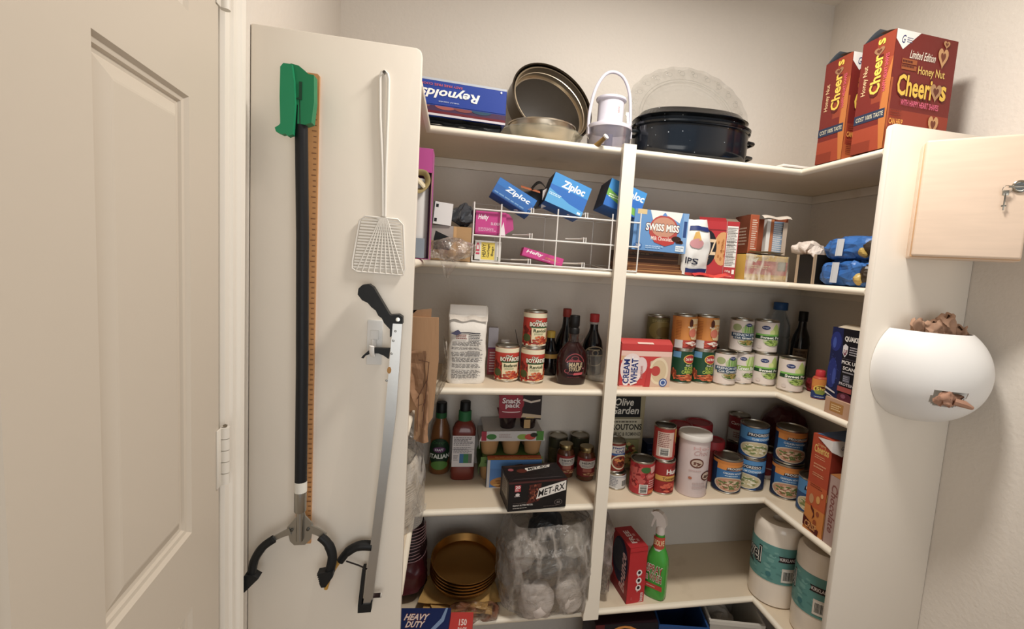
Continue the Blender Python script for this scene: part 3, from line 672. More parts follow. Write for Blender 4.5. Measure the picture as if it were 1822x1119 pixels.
def cereal(loc, rz, lab, open_=True, w_=.205, d=.098, h=.302):
    o = thing('cereal_box', lab, 'cereal box', loc, rz, 'honey cereal boxes on the top shelf')
    q = MB(); K = '#7c2417'
    for x0, x1, y0, y1 in ((0, w_, 0, .0012), (0, w_, d-.0012, d), (0, .0012, 0, d), (w_-.0012, w_, 0, d)): q.box(x0, x1, y0, y1, .0, h, K)
    q.box(0, w_, 0, d, 0, .0012, K); q.build('box_body', o)
    CF.build('front_print', o, flat((0, 0, 0), (w_, 0, 0), (0, 0, h))); CS.build('side_print', o, flat((0, d, 0), (0, -d, 0), (0, 0, h)))
    q = MB(); q.surf(lambda u, v: (.001+(w_-.002)*u, .001+.05*v, h+.010*math.sin(v*1.6)), 4, 6, '#b39a84'); q.surf(lambda u, v: (.001+(w_-.002)*u, d-.001-.045*v, h+.022*math.sin(v*1.5)), 4, 6, '#93a9bf'); q.surf(lambda u, v: (.001+.03*v, .001+(d-.002)*u, h-.001-.01*v), 4, 3, '#8a6a52'); q.build('top_flaps', o)
    return o
cereal((PW+.002, -.286, Z1), 2, 'nearer and larger-looking dark red cereal box at the end of the top shelf')
cereal((PW+.004, -.150, Z1), 1, 'dark red cereal box standing behind the nearer one, partly hidden by it')

# ================================================================== SECOND SHELF
Z2 = ZS[2]+.0002
# pink box with roll
o = thing('parchment_box', 'tall open pink box with white paper roll and gold ribbon inside', 'box', (-.060, -.145, Z2), 0)
q = MB(); PK = '#c8489a'
q.box(.0770, .0785, 0, .065, 0, .272, '#b98a7c'); q.box(0, .0770, .0635, .065, 0, .272, '#a34a80'); q.box(0, .0015, 0, .065, 0, .272, PK); q.box(0, .077, 0, .0635, 0, .0015, PK); q.box(.0, .0785, -.0004, .001, .215, .272, PK); q.box(.0, .0785, 0, .065, .2722, .2734, '#d163ab'); q.build('box_body', o)
Art().r(0, 0, 100, 100, '#c9529f').r(0, 0, 25, 100, '#d67ab0').e(30, 50, 14, 18, '#9a5fb0').build('side_print', o, flat((.0785, 0, 0), (0, .065, 0), (0, 0, .272)))
MB().lathe([(0, .0025), (.026, .0025), (.027, .2), (.012, .2), (.012, .196), (0, .196)], '#d9d5d2', 28, (.044, .030, 0)).build('paper_roll', o)
q = MB(); q.tube(arc([(.020, .0, .175), (.050, -.004, .168), (.068, .0, .190), (.060, .004, .213), (.035, .0, .212)]), .009, '#b09a62', 8, flat=.4); q.tube(arc([(.018, -.004, .20), (.040, -.006, .198), (.062, -.004, .178)]), .008, '#c9b894', 8, flat=.4); q.build('ribbon', o)
MB().box(.012, .066, -.0015, .002, .003, .052, '#8f9aa8').build('end_label', o)
# black white box with bag of film
o = carton('small_carton', 'white carton end with two black square holes lying on the brown carton', 'box', (.016, -.004, Z2+.1015), 3, .052, .12, .062, '#dedbd8', rot=(0, R(4), R(4)))
Art().r(0, 0, 100, 100, '#e3e0dc').r(10, 75, 24, 90, '#161616').r(8, 10, 22, 26, '#161616').r(0, 0, 4, 100, '#2c3442').build('front_print', o, flat((0, 0, 0), (.052, 0, 0), (0, 0, .062)))
tag(MB().blob((.105, .055, Z2+.132), (.036, .055, .028), '#3d4046:gloss', .010, 26, 3, 34, .8).build('dark_film_roll'), 'crumpled dark grey plastic film beside the white carton end', 'plastic film')
o = carton('cardboard_carton', 'open brown carton with dark inside under the crumpled grey film', 'box', (.015, .004, Z2), 0, .112, .20, .098, '#b9905c:kraft')
Art().r(0, 0, 100, 100, '#b98f58').r(0, 55, 54, 100, '#a79c94').p([(6, 30), (46, 30), (52, 48), (44, 68), (10, 84), (6, 60)], '#0c0c0d').r(55, 0, 62, 100, '#cfa063').build('front_print', o, flat((0, 0, 0), (.112, 0, 0), (0, 0, .098)))  # shaded carton inside painted as a black patch on the closed front
q = MB(); q.blob((.070, -.030, Z2+.030), (.066, .026, .026), '#b9a89a:film', .012, 26, 9, 40, .8)
q.surf(lambda u, v: ((.035+.075*u)+(.062-.035-.075*u)*v*.85, -.050+.006*math.sin(u*7), Z2+.030-.078*v), 16, 10, '#b9a89a:film', .006, 34, 2)
tag(q.build('clear_bag'), 'crumpled clear plastic bag drooping over the second shelf edge at left', 'plastic bag')
# wire rack
o = thing('wire_rack', 'white wire wrap organiser with three tiers holding the pink and blue boxes', 'rack', (.131, .002, Z2)); WI = '#e9e5df:gloss'
RW, RD = .506, .20; q = MB(); q2 = MB()
hs = [.003, .078, .152]
for x in (0, .078, .246, .416, RW):
    q.tube([(x, 0, .003), (x, 0, .152+(.02 if x < RW else .03))], .0022, WI, 8); q.tube([(x, RD, .003), (x, RD, .19)], .0018, WI, 6)
for h in hs:
    q.tube([(0, 0, h), (RW, 0, h)], .0024, WI, 8); q.tube([(0, RD, h+.012), (RW, RD, h+.012)], .0018, WI, 6)
    for x in (0, .078, .246, .416, RW): q2.tube([(x, 0, h), (x, RD, h+.012)], .0016, WI, 6)
    for x in (.165, .172, .330, .337): q2.tube([(x, 0, h-.001), (x, 0, h+.016), (x-.004, .03, h+.014), (x-.045, .05, h+.012)], .0016, WI, 6)
q.tube([(0, RD, .19), (RW, RD, .19)], .0018, WI, 6)
q.build('wire_frame', o); q2.build('tier_wires', o)
def hefty(loc, rz, w_, h, lab, slider, rot=None):
    a = Art().r(0, 0, 100, 100, '#d0358c').t('Hefty', 8, 58 if slider else 38, 42 if slider else 50, 86, '#f6eef0', shear=.2, bold=.05).r(0, 0, 100, 8, '#a81f6c')
    if slider: a.t('SLIDER', 50, 42, 82, 54, '#f1d6e4').lines(10, 14, 70, 30, 3, '#f0bcd8').p([(78, 0), (92, 60), (100, 0)], '#efe2e6')
    else: a.lines(56, 40, 94, 62, 3, '#f0a05a').lines(50, 18, 70, 30, 1, '#f6c9da')
    return carton('bag_carton', lab, 'box', loc, rz, w_, .05, h, '#c92f84', F=a, rot=rot)
o = hefty((.137, .010, Z2+.0825), 0, .088, .066, 'bright pink bag box on the middle tier of the rack at left', True)
MB().prism([(.0885, .004), (.112, .020), (.108, .050), (.095, .064), (.0885, .064)], .004, .045, '#c23a84', 'y').build('torn_flap', o)
o = hefty((.283, .052, Z2+.030), 0, .130, .026, 'pink bag box lying slanted on the lowest tier of the rack', False, rot=(0, R(12.5), 0))
a = Art().r(0, 0, 100, 100, '#e6e2da').r(24, 6, 76, 92, '#f0d33a').t('ID', 4, 30, 18, 90, '#d43a5c', rot=90, bold=.05).t('HEAVY', 28, 20, 42, 84, '#2a2a24', rot=90).t('Garbage', 46, 18, 58, 84, '#2a2a24', rot=90).t('Bags', 62, 26, 73, 74, '#2a2a24', rot=90).t('30', 86, 4, 97, 22, '#3a6a3a', bold=.04).r(0, 0, 20, 4, '#222222')
carton('bag_carton', 'white bag box with yellow label on the lowest tier of the rack', 'box', (.139, .014, Z2+.0062), 0, .076, .10, .058, '#e6e2da', F=a)
def ziploc(loc, rot, w_, h, d, lab, green=False, dark=False):
    a = Art().r(0, 0, 100, 100, '#1b6cc4' if not dark else '#1f62ad').r(0, 60, 100, 100, '#2a8fd8' if not dark else '#1a70c0')
    if green: a.p([(0, 40), (40, 20), (100, 2), (100, 26), (45, 40), (0, 66)], '#6fb23c').t('Ziploc', 34, 52, 98, 88, '#f4f6f8', shear=.15, bold=.05).lines(6, 34, 50, 50, 2, '#e8f2dc').r(0, 0, 100, 2, '#12417c')
    elif dark: a.t('Ziploc', 24, 42, 88, 80, '#e9f1f6', shear=.15, bold=.05).lines(4, 8, 96, 24, 1, '#6d9bc9').r(0, 0, 100, 6, '#12417c')
    else: a.p([(0, 0), (100, 0), (100, 16), (60, 22), (30, 34), (0, 46)], '#4ba4dd').t('Ziploc', 26, 56, 88, 88, '#f4f6f8', shear=.15, bold=.06).lines(3, 26, 45, 36, 2, '#d5ecf8').r(86, 3, 95, 10, '#e8f4fa')
    sd = Art().r(0, 0, 100, 100, '#263a56').r(10, 10, 90, 90, '#1e2c42')
    return carton('bag_carton', lab, 'box', loc, 0, w_, d, h, '#1a5fae', F=a, Lf=sd, T=Art().r(0, 0, 100, 100, '#16406f'), rot=rot, group=None)
ziploc((.180, .030, Z2+.208), (R(-8), R(27), R(0)), .128, .052, .064, 'blue bag box tipped steeply at the left on top of the wire rack', dark=True)
q = thing('torn_carton', 'torn open dark carton with bent flaps between two blue bag boxes', 'box', (.292, .105, Z2+.176))
q1 = MB(); q1.box(0, .075, 0, .08, 0, .052, '#3a3a3e', .001, M=Matrix.Rotation(R(-14), 4, 'Y')); q1.build('box_body', q)
q1 = MB(); q1.surf(lambda u, v: (.01+.055*u, -.012-.02*v, .060+.028*math.sin(u*3.1)-.012*v), 8, 3, '#2a2a2c'); q1.surf(lambda u, v: (-.02+.06*u, -.03+.01*v, .060-.012*u+.008*v), 6, 2, '#a85a32'); q1.surf(lambda u, v: (.045+.016*u, -.036, .0+.055*v+.01*u), 3, 5, '#d9d0cc', .003, 40); q1.build('torn_flaps', q)
ziploc((.337, .020, Z2+.196), (R(-6), R(19), R(0)), .122, .094, .088, 'light blue bag box in the middle on top of the wire rack')
ziploc((.519, .022, Z2+.200), (R(-6), R(17), R(0)), .124, .088, .092, 'blue bag box with green stripe on the rack, behind the white post', green=True)
# cocoa box on brown boxes
b0 = Art().r(0, 0, 100, 100, '#4a2a18').r(0, 84, 100, 100, '#6b4022').r(0, 56, 100, 62, '#2c170c').r(8, 64, 70, 80, '#2a1a10').lines(6, 66, 60, 78, 2, '#7a5a3a').r(0, 30, 100, 34, '#a06a38')
carton('snack_carton', 'dark brown snack box lying under the light blue cocoa box', 'box', (.618, .044, Z2+.034), 0, .176, .16, .038, '#4a2a18', F=b0)
b1 = Art().r(0, 0, 100, 100, '#8a5a30').r(0, 40, 100, 52, '#c08a4c').r(0, 66, 100, 74, '#5a3418').r(0, 8, 100, 14, '#5a3418')
carton('snack_carton', 'light brown thin box at the bottom of the stack behind the post', 'box', (.622, .036, Z2), 0, .232, .17, .0165, '#8a5a30', F=b1)
b2 = Art().r(0, 0, 100, 100, '#7a4a28').r(0, 50, 100, 60, '#b8803f')
carton('snack_carton', 'second thin brown box in the stack behind the post', 'box', (.616, .042, Z2+.0168), 1, .222, .165, .0165, '#7a4a28', F=b2)
a = Art().r(0, 0, 100, 100, '#5f94cd').p([(28, 100), (88, 100), (84, 74), (70, 84), (50, 86), (34, 76)], '#ece9e4').r(5, 88, 22, 100, '#d9bd84').r(90, 0, 100, 100, '#7aa7d8').r(92, 40, 98, 80, '#2a4a86')
a.e(55, 54, 27, 36, '#b9473f').e(55, 60, 23, 25, '#c98e72').p([(50, 88), (60, 88), (56, 96), (54, 96)], '#5c8fd0').t('SWISS MISS', 22, 50, 84, 68, '#f7f3ea', bold=.06, out='#5a2a2c', ow=.11).p([(32, 38), (80, 36), (76, 22), (60, 14), (40, 22)], '#c0342f').t('Milk Chocolate', 33, 27, 74, 37, '#f4e6da', bold=.02)
a.e(80, 34, 9, 7, '#3a2018').scat(86, 26, 6, 5, 8, ['#4a2a1c'], 4).r(80, 4, 96, 18, '#dfe8ee').lines(81, 6, 95, 16, 2, '#7890a8').t('30', 5, 6, 17, 16, '#f0f4f8', bold=.04).e(10, 11, 8, 7, '#3c70b0').t('30', 6, 8, 15, 15, '#f0f4f8', bold=.04).lines(24, 6, 60, 14, 2, '#b9d2ea')
carton('cocoa_box', 'light blue cocoa box with red badge stacked on brown boxes', 'box', (.622, .020, Z2+.0722), 0, .180, .075, .126, '#5f94cd', F=a, rot=(0, R(1.0), R(-1)))
# chips bag
o = thing('chips_bag', 'white and blue chips bag squeezed between the cocoa box and red box', 'chips bag', (.846, .046, Z2))
def chipfn(u, v):
    a_ = 2*math.pi*u; th = .024*math.sin(math.pi*min(max(v*.96+.02, 0), 1))**.5+.001; w2 = .042+.006*math.sin(v*3)
    return (w2*math.cos(a_)*(1-.35*max(0, v-.75)*3), -.010+th*math.sin(a_), .004+.178*v)
MB().surf(chipfn, 40, 22, '#e8e6e2:gloss', .005, 26, 3, True, True).build('bag_body', o)
def chipmap(x, y, d):
    p = Vector(chipfn(.60+.30*x, y)); off = Vector((3*3.7, 1.3*3, 2.1*3)); p = p+noise.noise_vector(p*26+off)*.005+noise.noise_vector(p*26*2.7+off)*.00175
    return p+Vector((.2, -1, 0))*(.0022+d)
Art().sub(Art().r(0, 80, 100, 88, '#1f3170').t('IPS', -6, 20, 52, 32, '#1c2038', bold=.03).e(38, 56, 26, 9, '#c98a8e').p([(20, 60), (56, 62), (48, 78), (28, 76)], '#d8a94a').r(0, 5, 100, 12, '#1f3170').r(0, 0, 100, 5, '#c8352e'), 0, 0, 100, 100).build('bag_print', o, chipmap, 10)
tag(MB().surf(lambda u, v: (.835+.13*u, .004+.018*v, Z2+.002+.010*v+.004*math.sin(u*9)), 14, 4, '#d83427:gloss', .004, 30, 5).build('red_wrapper'), 'flat red wrapper lying on the shelf edge below the chips bag', 'wrapper')
# red cracker box
a = Art().r(0, 0, 100, 100, '#bf1f28').e(92, 52, 34, 30, '#d99a56').scat(92, 52, 24, 22, 10, ['#b9722e'], 5, 3).e(34, 52, 36, 32, '#1a1a22').r(0, 84, 100, 86, '#8c121c').t('RITZ', 4, 40, 68, 68, '#e6c9a0', bold=.05).t('FAMILY', 16, 28, 44, 34, '#d8c08a').r(0, 0, 100, 4, '#9a1620')
s = Art().r(0, 0, 100, 100, '#ba1f28').r(6, 20, 94, 92, '#e9e4dc')
for y in (26, 38, 46, 58, 64, 80, 88): s.r(8, y, 92, y+.7, '#3a3030')
s.lines(10, 22, 90, 90, 24, '#8a8480').t('10g', 16, 10, 60, 15, '#f0d8cc').r(70, 8, 90, 16, '#f0e6dc').lines(12, 2, 88, 6, 1, '#e8a8a0')
o = thing('cracker_box', 'tall red cracker box with nutrition panel facing out', 'box', (.872, .083, Z2), -28)
MB().box(0, .125, 0, .056, 0, .186, '#b41c25', .001).build('box_body', o)
a.build('front_print', o, flat((0, 0, 0), (.098, 0, 0), (0, 0, .186)))
a2 = Art(); s.build('side_print', o, flat((.0985, 0, 0), (.029, 0, 0), (0, 0, .186))) if False else None
o.location = (.868, .062, Z2)
for ch in list(o.children): bpy.data.objects.remove(ch)
o.rotation_euler = (0, 0, R(-14))
MB().box(0, .088, 0, .085, 0, .184, '#b41c25', .001).build('box_body', o); a.build('front_print', o, flat((0, 0, 0), (.088, 0, 0), (0, 0, .184)))
q = MB(); q.box(.0895, .128, .0215, .075, 0, .186, '#b41c25', .001, M=Matrix.Rotation(R(0), 4, 'Z')); 
s.build('side_print', o, lambda x, y, d: Vector((.0885+.0005+.040*x, -.0005-d+.0102*x*0, 0))+Vector((0, 0, .186*y)))
MB().box(.0885, .129, -.0002, .084, 0, .186, '#c8c0b8', .0006).build('nutrition_side', o)
q = MB(); q.surf(lambda u, v: (.088*u+.01*v, .001+.055*v, .184+.018*math.sin(v*1.6)), 4, 5, '#a81a24'); q.surf(lambda u, v: (.090+.038*u, .002+.03*v, .186+.012*v), 3, 3, '#8a7a68'); q.build('top_flaps', o)
# orange box on the yellow packet
o = thing('torn_carton', 'open orange and brown carton standing on the yellow wrapped packet', 'box', (1.045, .052, Z2+.0895), -6)
q = MB(); 
for x0, x1, y0, y1 in ((0, .0015, 0, .10), (.131, .1325, 0, .10), (0, .1325, .0985, .10)): q.box(x0, x1, y0, y1, 0, .128, '#b0562c')
q.box(0, .1325, 0, .10, 0, .0015, '#9a8468'); q.box(0, .030, -.0002, .001, 0, .128, '#b86034'); q.box(.118, .1325, -.0002, .001, 0, .110, '#bca894'); q.build('box_body', o)
q = MB(); q.surf(lambda u, v: (.034+.098*u, -.002-.022*v, .128-.012*v*v+.003*math.sin(u*9)), 10, 4, '#d5c8b8', .002, 30); q.surf(lambda u, v: (.006+.026*u, .002+.05*v, .128+.004*v), 3, 3, '#a5552f'); q.surf(lambda u, v: (.0+.12*u, .002-.02*v, .002+.006*v), 8, 3, '#a39882', .002, 30); q.build('top_flaps', o)
q = MB(); q.box(.066, .079, .010, .03, .002, .118, '#e2dcd4'); q.box(.0795, .090, .010, .03, .002, .118, '#b86a38'); q.box(.0905, .128, .012, .04, .002, .112, '#8ba2bc'); q.build('inner_packets', o)
Art().r(0, 0, 100, 100, '#b0522a').lines(20, 10, 90, 90, 14, '#e0c8b0').build('side_print', o, flat((.002, -.0003, .0), (.028, 0, 0), (0, 0, .126)))
Art().r(0, 0, 100, 100, '#8a4426').lines(20, 20, 90, 70, 6, '#d8b8a0').build('side_print', o, flat((0, .10, 0), (0, -.10, 0), (0, 0, .128)))
Art().lines(0, 0, 100, 100, 14, '#e8e2da').build('inner_print', o, flat((.092, .0118, .01), (.034, 0, 0), (0, 0, .095)))
a = Art().r(0, 0, 100, 100, '#e2b53c').r(0, 24, 100, 78, '#c8524a').r(0, 24, 76, 60, '#d0685e').lines(6, 46, 66, 60, 2, '#f0d8a0').lines(4, 82, 60, 92, 2, '#a87a2c').r(76, 42, 96, 78, '#6a5a4c').r(79, 46, 93, 74, '#8a8a80').p([(10, 78), (30, 90), (24, 70)], '#ece4c8').r(0, 0, 100, 8, '#b8902c')
o = carton('wrapped_packet', 'yellow and red packet in shiny clear wrap under the open orange carton', 'packet', (1.028, .030, Z2), 0, .158, .12, .0845, '#d8a838', F=a)
MB().surf(lambda u, v: (-.002+.162*u, -.0035, -.0+.0855*v), 24, 12, '#f0e8d8:film', .0022, 30, 3).build('clear_wrap', o)
# right side: blue packs, brown carton, torn paper
o = thing('food_pack', 'upper crinkled blue pack with white strip lying on the lower one', 'packet', (1.272, -.184, Z2+.080), group='crinkled blue packs with white strips')
BL = '#2a6cb8:crush'
def pack(o, seed, h):
    MB().blob((0, 0, h/2), (.074, .096, h/2), BL, .008, 34, seed, 64, .5, ridge=True).build('pack_body', o)
    Art().r(0, 0, 100, 100, '#cfd2d6').r(20, 0, 24, 100, '#aeb4bc').build('white_strip', o, flat((-.083, .022, .008), (.0, -.026, 0), (.003, 0, h-.016)))
    q = MB(); q.blob((-.046, -.074, h/2), (.028, .022, h*.4), '#3a2c1c:crush', .005, 30, seed+2, 20); q.blob((-.062, -.060, h*.3), (.018, .014, h*.22), '#c9a648:crush', .004, 30, seed, 16); q.build('picture_patch', o)
pack(o, 3, .066)
o = thing('food_pack', 'lower crinkled blue pack with white strip on the second shelf at right', 'packet', (1.268, -.180, Z2+.001), group='crinkled blue packs with white strips')
pack(o, 11, .076)
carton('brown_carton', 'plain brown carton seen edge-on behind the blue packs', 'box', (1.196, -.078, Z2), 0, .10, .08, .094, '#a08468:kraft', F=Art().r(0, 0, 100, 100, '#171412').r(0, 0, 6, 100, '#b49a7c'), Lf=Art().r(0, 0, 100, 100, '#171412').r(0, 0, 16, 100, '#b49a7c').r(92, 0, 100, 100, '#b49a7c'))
tag(MB().blob((1.238, .010, Z2+.118), (.050, .035, .018), '#e5d5c8', .012, 24, 4, 34, .7).blob((1.215, -.055, Z2+.100), (.022, .02, .020), '#e5d5c8', .010, 30, 7, 20, .8).build('torn_paper'), 'torn white and pink paper wrapper on top of the plain brown carton', 'paper')

# ================================================================== THIRD SHELF
Z3 = ZS[3]+.0002
KR = '#b0845c:kraft'
o = thing('kraft_bags', 'bundle of folded brown kraft paper bags hanging over the left end of the middle shelf', 'paper bags', (0, 0, 0))
q = MB(); q.box(-.160, -.002, -.225, -.160, Z3+.0002, 1.392, KR, .004)
q.prism([(-.150, 1.385), (.052, 1.385), (.056, 1.28), (.048, 1.14), (.012, 1.085), (.005, 1.085), (.005, 1.158), (-.150, 1.158)], -.236, -.2265, '#b5875a:kraft', 'y'); q.build('folded_bags', o)
q = MB(); q.prism([(-.15, 1.25), (.0, 1.40), (.034, 1.405), (.034, 1.38), (-.15, 1.38)], -.222, -.228, '#a87c52:kraft', 'y'); q.build('inner_fold', o)
q = MB(); q.surf(lambda u, v: (-.035+.043*min(1, v*1.6)+(.060-.030*min(1, v*1.6))*u, -.2405-.006*math.sin(u*6+v*4), 1.305-.225*v), 14, 26, '#aa7c55:kraft', .0045, 26, 5)
q.surf(lambda u, v: (-.020+.045*u, -.248+.012*v, 1.300-.10*v), 8, 8, '#9d7049:kraft', .004, 34, 2)
q.build('crumpled_front', o)
q = MB()
for pts in (((-.02, 1.285), (.030, 1.280)), ((.028, 1.28), (.018, 1.18)), ((.020, 1.235), (-.02, 1.19)), ((-.01, 1.175), (.012, 1.18), (.006, 1.16)), ((-.012, 1.20), (-.014, 1.11)), ((.016, 1.19), (.012, 1.12))):
    q.tube([(x*.5+.020, -.2505, z) for x, z in pts], .0009, '#5a3726', 5)
q.build('creases', o)
tag(MB().surf(lambda u, v: (.062+.012*math.sin(v*5)+.010*u-.026*v, -.045-.12*u+.01*v, Z3+.165-.245*v), 10, 26, '#c9c0b2:film', .006, 24, 5).build('clear_bag'), 'long strip of clear plastic hanging between the kraft bags and flour bag', 'plastic bag')
# flour bag
o = thing('flour_bag', 'white paper flour bag with folded top and small dark print on the middle shelf', 'flour bag', (.133, .085, Z3), 2)
FW, FD, FH = .116, .062, .238
def flour(u, v):
    a_ = 2*math.pi*u; c_, s_ = math.cos(a_), math.sin(a_); ex = 5
    rr = (abs(c_)**ex+abs(s_)**ex)**(-1/ex); dd = FD/2*(1 if v < .72 else max(.10, 1-(v-.72)*4.6)); ww = FW/2*(1+.03*math.sin(v*9))*(1 if v > .03 else .94)
    return (ww*rr*c_, dd*rr*s_, FH*v)
MB().surf(flour, 48, 30, '#e3ddd4:soft', .0028, 24, 3, True, True).build('bag_body', o)
q = MB(); q.box(-FW/2, FW/2-.002, -.0075, .0075, FH-.030, FH+.004, '#e6e0d8:soft', .003); q.surf(lambda u, v: (-FW/2+FW*u, -.012-.012*v, FH-.030-.012*v+.003*math.sin(u*13)), 22, 3, '#cfc6bb:soft', .002, 40); q.build('folded_top', o)
a = Art().r(12, 92, 84, 94, '#33313a').lines(14, 80, 52, 90, 3, '#8a4038').lines(52, 76, 92, 91, 5, '#44424a')
for y in (6, 15, 27, 38, 48, 60, 68): a.lines(6, y, 92, y+(8 if y != 60 else 5), 4 if y != 60 else 3, '#3c3a44', .15)
a.lines(50, 50, 88, 58, 4, '#55535c').p([(0, 92), (20, 99), (30, 92), (16, 88)], '#4a4866')
def fmap(x, y, d):
    p = Vector((-FW/2*.92+FW*.92*x, -FD/2, .008+FH*.68*y)); off = Vector((3*3.7, 1.3*3, 2.1*3)); n1 = noise.noise_vector(p*24+off)*.0028; p2 = p+n1
    return p2+noise.noise_vector(p2*24*2.7+off)*.00098+Vector((0, -.0022-d, 0))
a.build('ingredients_print', o, fmap, 14)
# small box behind
a = Art().r(0, 0, 100, 100, '#c4bec6').r(0, 0, 100, 55, '#a8333c').lines(20, 5, 90, 50, 8, '#e8c8c8').r(0, 55, 100, 58, '#7a2a6a')
carton('pudding_carton', 'small white and dark red box half hidden behind the flour bag', 'box', (.206, .175, Z3), 0, .032, .03, .160, '#c0bac2', F=a)
def bottle(name, lab, cat, loc, prof, key, cap, capprof, rz=0, art=None, arc=150, az=(.02, .09), ar=None, lblbg=None, group=None, extra=None, neck=None):
    o = thing(name, lab, cat, loc, rz, group)
    MB().lathe([(0, 0)]+prof, key, 32).build('bottle_body', o)
    MB().lathe(capprof, cap, 28).build('cap', o)
    if neck: MB().lathe(neck[1], neck[0], 28).build('neck_band', o)
    if art:
        r_ = ar
        if lblbg: MB().lathe([(r_+.0002, az[0]), (r_+.0006, az[0]+.0005), (r_+.0006, az[1]-.0005), (r_+.0002, az[1])], lblbg, 32).build('label_band', o)
        art.build('label_print', o, cyl(r_+.0007, az[0], az[1], arc), 14)
    return o
bottle('medicine_bottle', 'small dark bottle with white cap behind the ravioli cans', 'bottle', (.264, .185, Z3), [(.024, .001), (.025, .004), (.025, .082), (.018, .096), (.013, .099)], '#1c1418:gloss', '#e8e4de', [(0, .098), (.0155, .098), (.0155, .118), (.014, .120), (0, .120)])
tag(MB().tube([(.291, .150, Z3+.160), (.297, .150, Z3+.134), (.307, .152, Z3+.095)], [.0008, .0012, .0018], '#4a4640', 6).tube([(.307, .152, Z3+.095), (.312, .153, Z3+.006)], .0018, '#4a4640', 6).build('thin_stick'), 'thin dark stick standing between the ravioli cans', 'stick')
# ravioli cans
def rav(txt, w_=0):
    a = Art().r(0, 0, 100, 100, '#c8331f').r(0, 86, 100, 100, '#efe3bf').r(0, 0, 100, 5, '#efe3bf').scat(18, 30, 20, 30, 8, ['#a81e14', '#d8582c', '#7a1c10'], 9, 3).e(20, 24, 12, 12, '#4e5a2c')
    a.p([(34, 10), (76, 10), (78, 56), (33, 56)], '#efdfb2').r(30, 55, 80, 60, '#3c5a34').t('Chef', 42, 72, 58, 80, '#f4ecd8', shear=.2, bold=.03, out='#3a4a28', ow=.12).t('BOYARDEE', 28, 60, 82, 73, '#f7f0da', bold=.06, out='#35472a', ow=.14)
    a.t(txt, 38, 42, 73, 52, '#3c4a24', bold=.04).lines(40, 34, 70, 40, 2, '#8a9a6a').scat(56, 17, 21, 13, 12, ['#c84a1e', '#e07a34', '#a82c14'], 6, 5).scat(84, 24, 10, 18, 6, ['#e8963c', '#b8321c'], 6, 9)
    return a
SOUP = [(.0392, .1165)]
can('ravioli_can', 'red and cream can of pasta, front left of the three ravioli cans', 'can', (.2640, .115, Z3), .0392, .1165, '#c5301d', rav('Beefaroni'), 4, 'red and cream pasta cans')
c2 = can('ravioli_can', 'red and cream can of pasta supporting another one on its lid', 'can', (.3455, .098, Z3), .0385, .1165, '#c5301d', rav('Ravioli'), 2, 'red and cream pasta cans')
dup(c2, (.3465, .100, Z3+.1166), 8, 'red and cream can of pasta standing on top of another')
# dark bottles
yc = bottle('sauce_bottle', 'small dark bottle with yellow cap between ravioli cans and syrup', 'bottle', (.424, .200, Z3), [(.026, .001), (.027, .004), (.027, .085), (.016, .115), (.0135, .122), (.0135, .130)], '#100d10:gloss', '#d8b224', [(.0, .130), (.0145, .130), (.0150, .132), (.0150, .150), (.013, .153), (0, .153)], art=Art().r(0, 0, 100, 100, '#c89a3c').r(0, 60, 100, 100, '#2a2018'), az=(.06, .085), ar=.027)
bottle('sauce_bottle', 'tall dark bottle with red cap behind the maple syrup, left', 'bottle', (.480, .215, Z3), [(.034, .001), (.0355, .004), (.0355, .110), (.030, .132), (.016, .165), (.0135, .185), (.0135, .203)], '#0c0a0c:gloss', '#9c2e22', [(0, .203), (.0145, .203), (.015, .205), (.015, .230), (.013, .232), (0, .232)])
bottle('sauce_bottle', 'tall dark bottle with bright red cap and arched label, right of the syrup', 'bottle', (.584, .222, Z3), [(.035, .001), (.0365, .004), (.0365, .095), (.032, .120), (.018, .150), (.0145, .165), (.0145, .182)], '#0c0a0c:gloss', '#c3272a', [(0, .188), (.0165, .188), (.0170, .190), (.0170, .215), (.015, .217), (0, .217)], art=Art().e(50, 0, 48, 95, '#a89878').e(50, 0, 42, 84, '#14100e').e(50, 30, 14, 30, '#a89878').e(50, 30, 9, 20, '#14100e').r(0, 0, 100, 10, '#c8b890').lines(22, 50, 78, 70, 1, '#c8b890'), az=(.070, .108), ar=.0370, arc=140, neck=('#b8b2ae', [(.0148, .180), (.0155, .181), (.0155, .188), (.0148, .189)]))
# maple syrup jug
o = thing('syrup_bottle', 'dark maple syrup jug with black cap in front of the sauce bottles', 'bottle', (.4735, .082, Z3), 3)
sp = [(0, 0), (.044, .001), (.047, .005), (.0505, .030), (.0530, .065), (.0515, .085), (.043, .110), (.028, .128), (.0175, .138), (.0150, .150), (.0145, .162), (.0165, .166)]
MB().lathe(sp, '#2a0e0e:gloss', 48, sy=.62).build('bottle_body', o)
MB().lathe([(0, .166), (.0175, .166), (.0175, .180), (.0140, .184), (.0148, .188), (.0165, .190), (.0165, .222), (.015, .224), (0, .224)], '#121112', 32).build('cap', o)
MB().lathe([(.0150, .138), (.0180, .140), (.0160, .152), (.0175, .164), (.0150, .166)], '#8a7a72:pet', 28).tube(arc([(.0145, 0, .158), (.030, 0, .160), (.034, 0, .146), (.026, 0, .136), (.020, 0, .132)]), .0035, '#a8988c:pet', 8).build('glass_neck', o)
a = Art().e(50, 62, 34, 34, '#9a3a40', a0=10, a1=170).e(50, 62, 31, 31, '#2a0e0e', a0=5, a1=175).e(50, 80, 13, 7, '#a8404a').e(50, 80, 11, 5.5, '#2a0e0e').t('MAPLE', 30, 50, 76, 66, '#c8b088', bold=.05, shear=.1).t('SYRUP', 30, 36, 72, 50, '#c8b088', bold=.05, shear=.1)
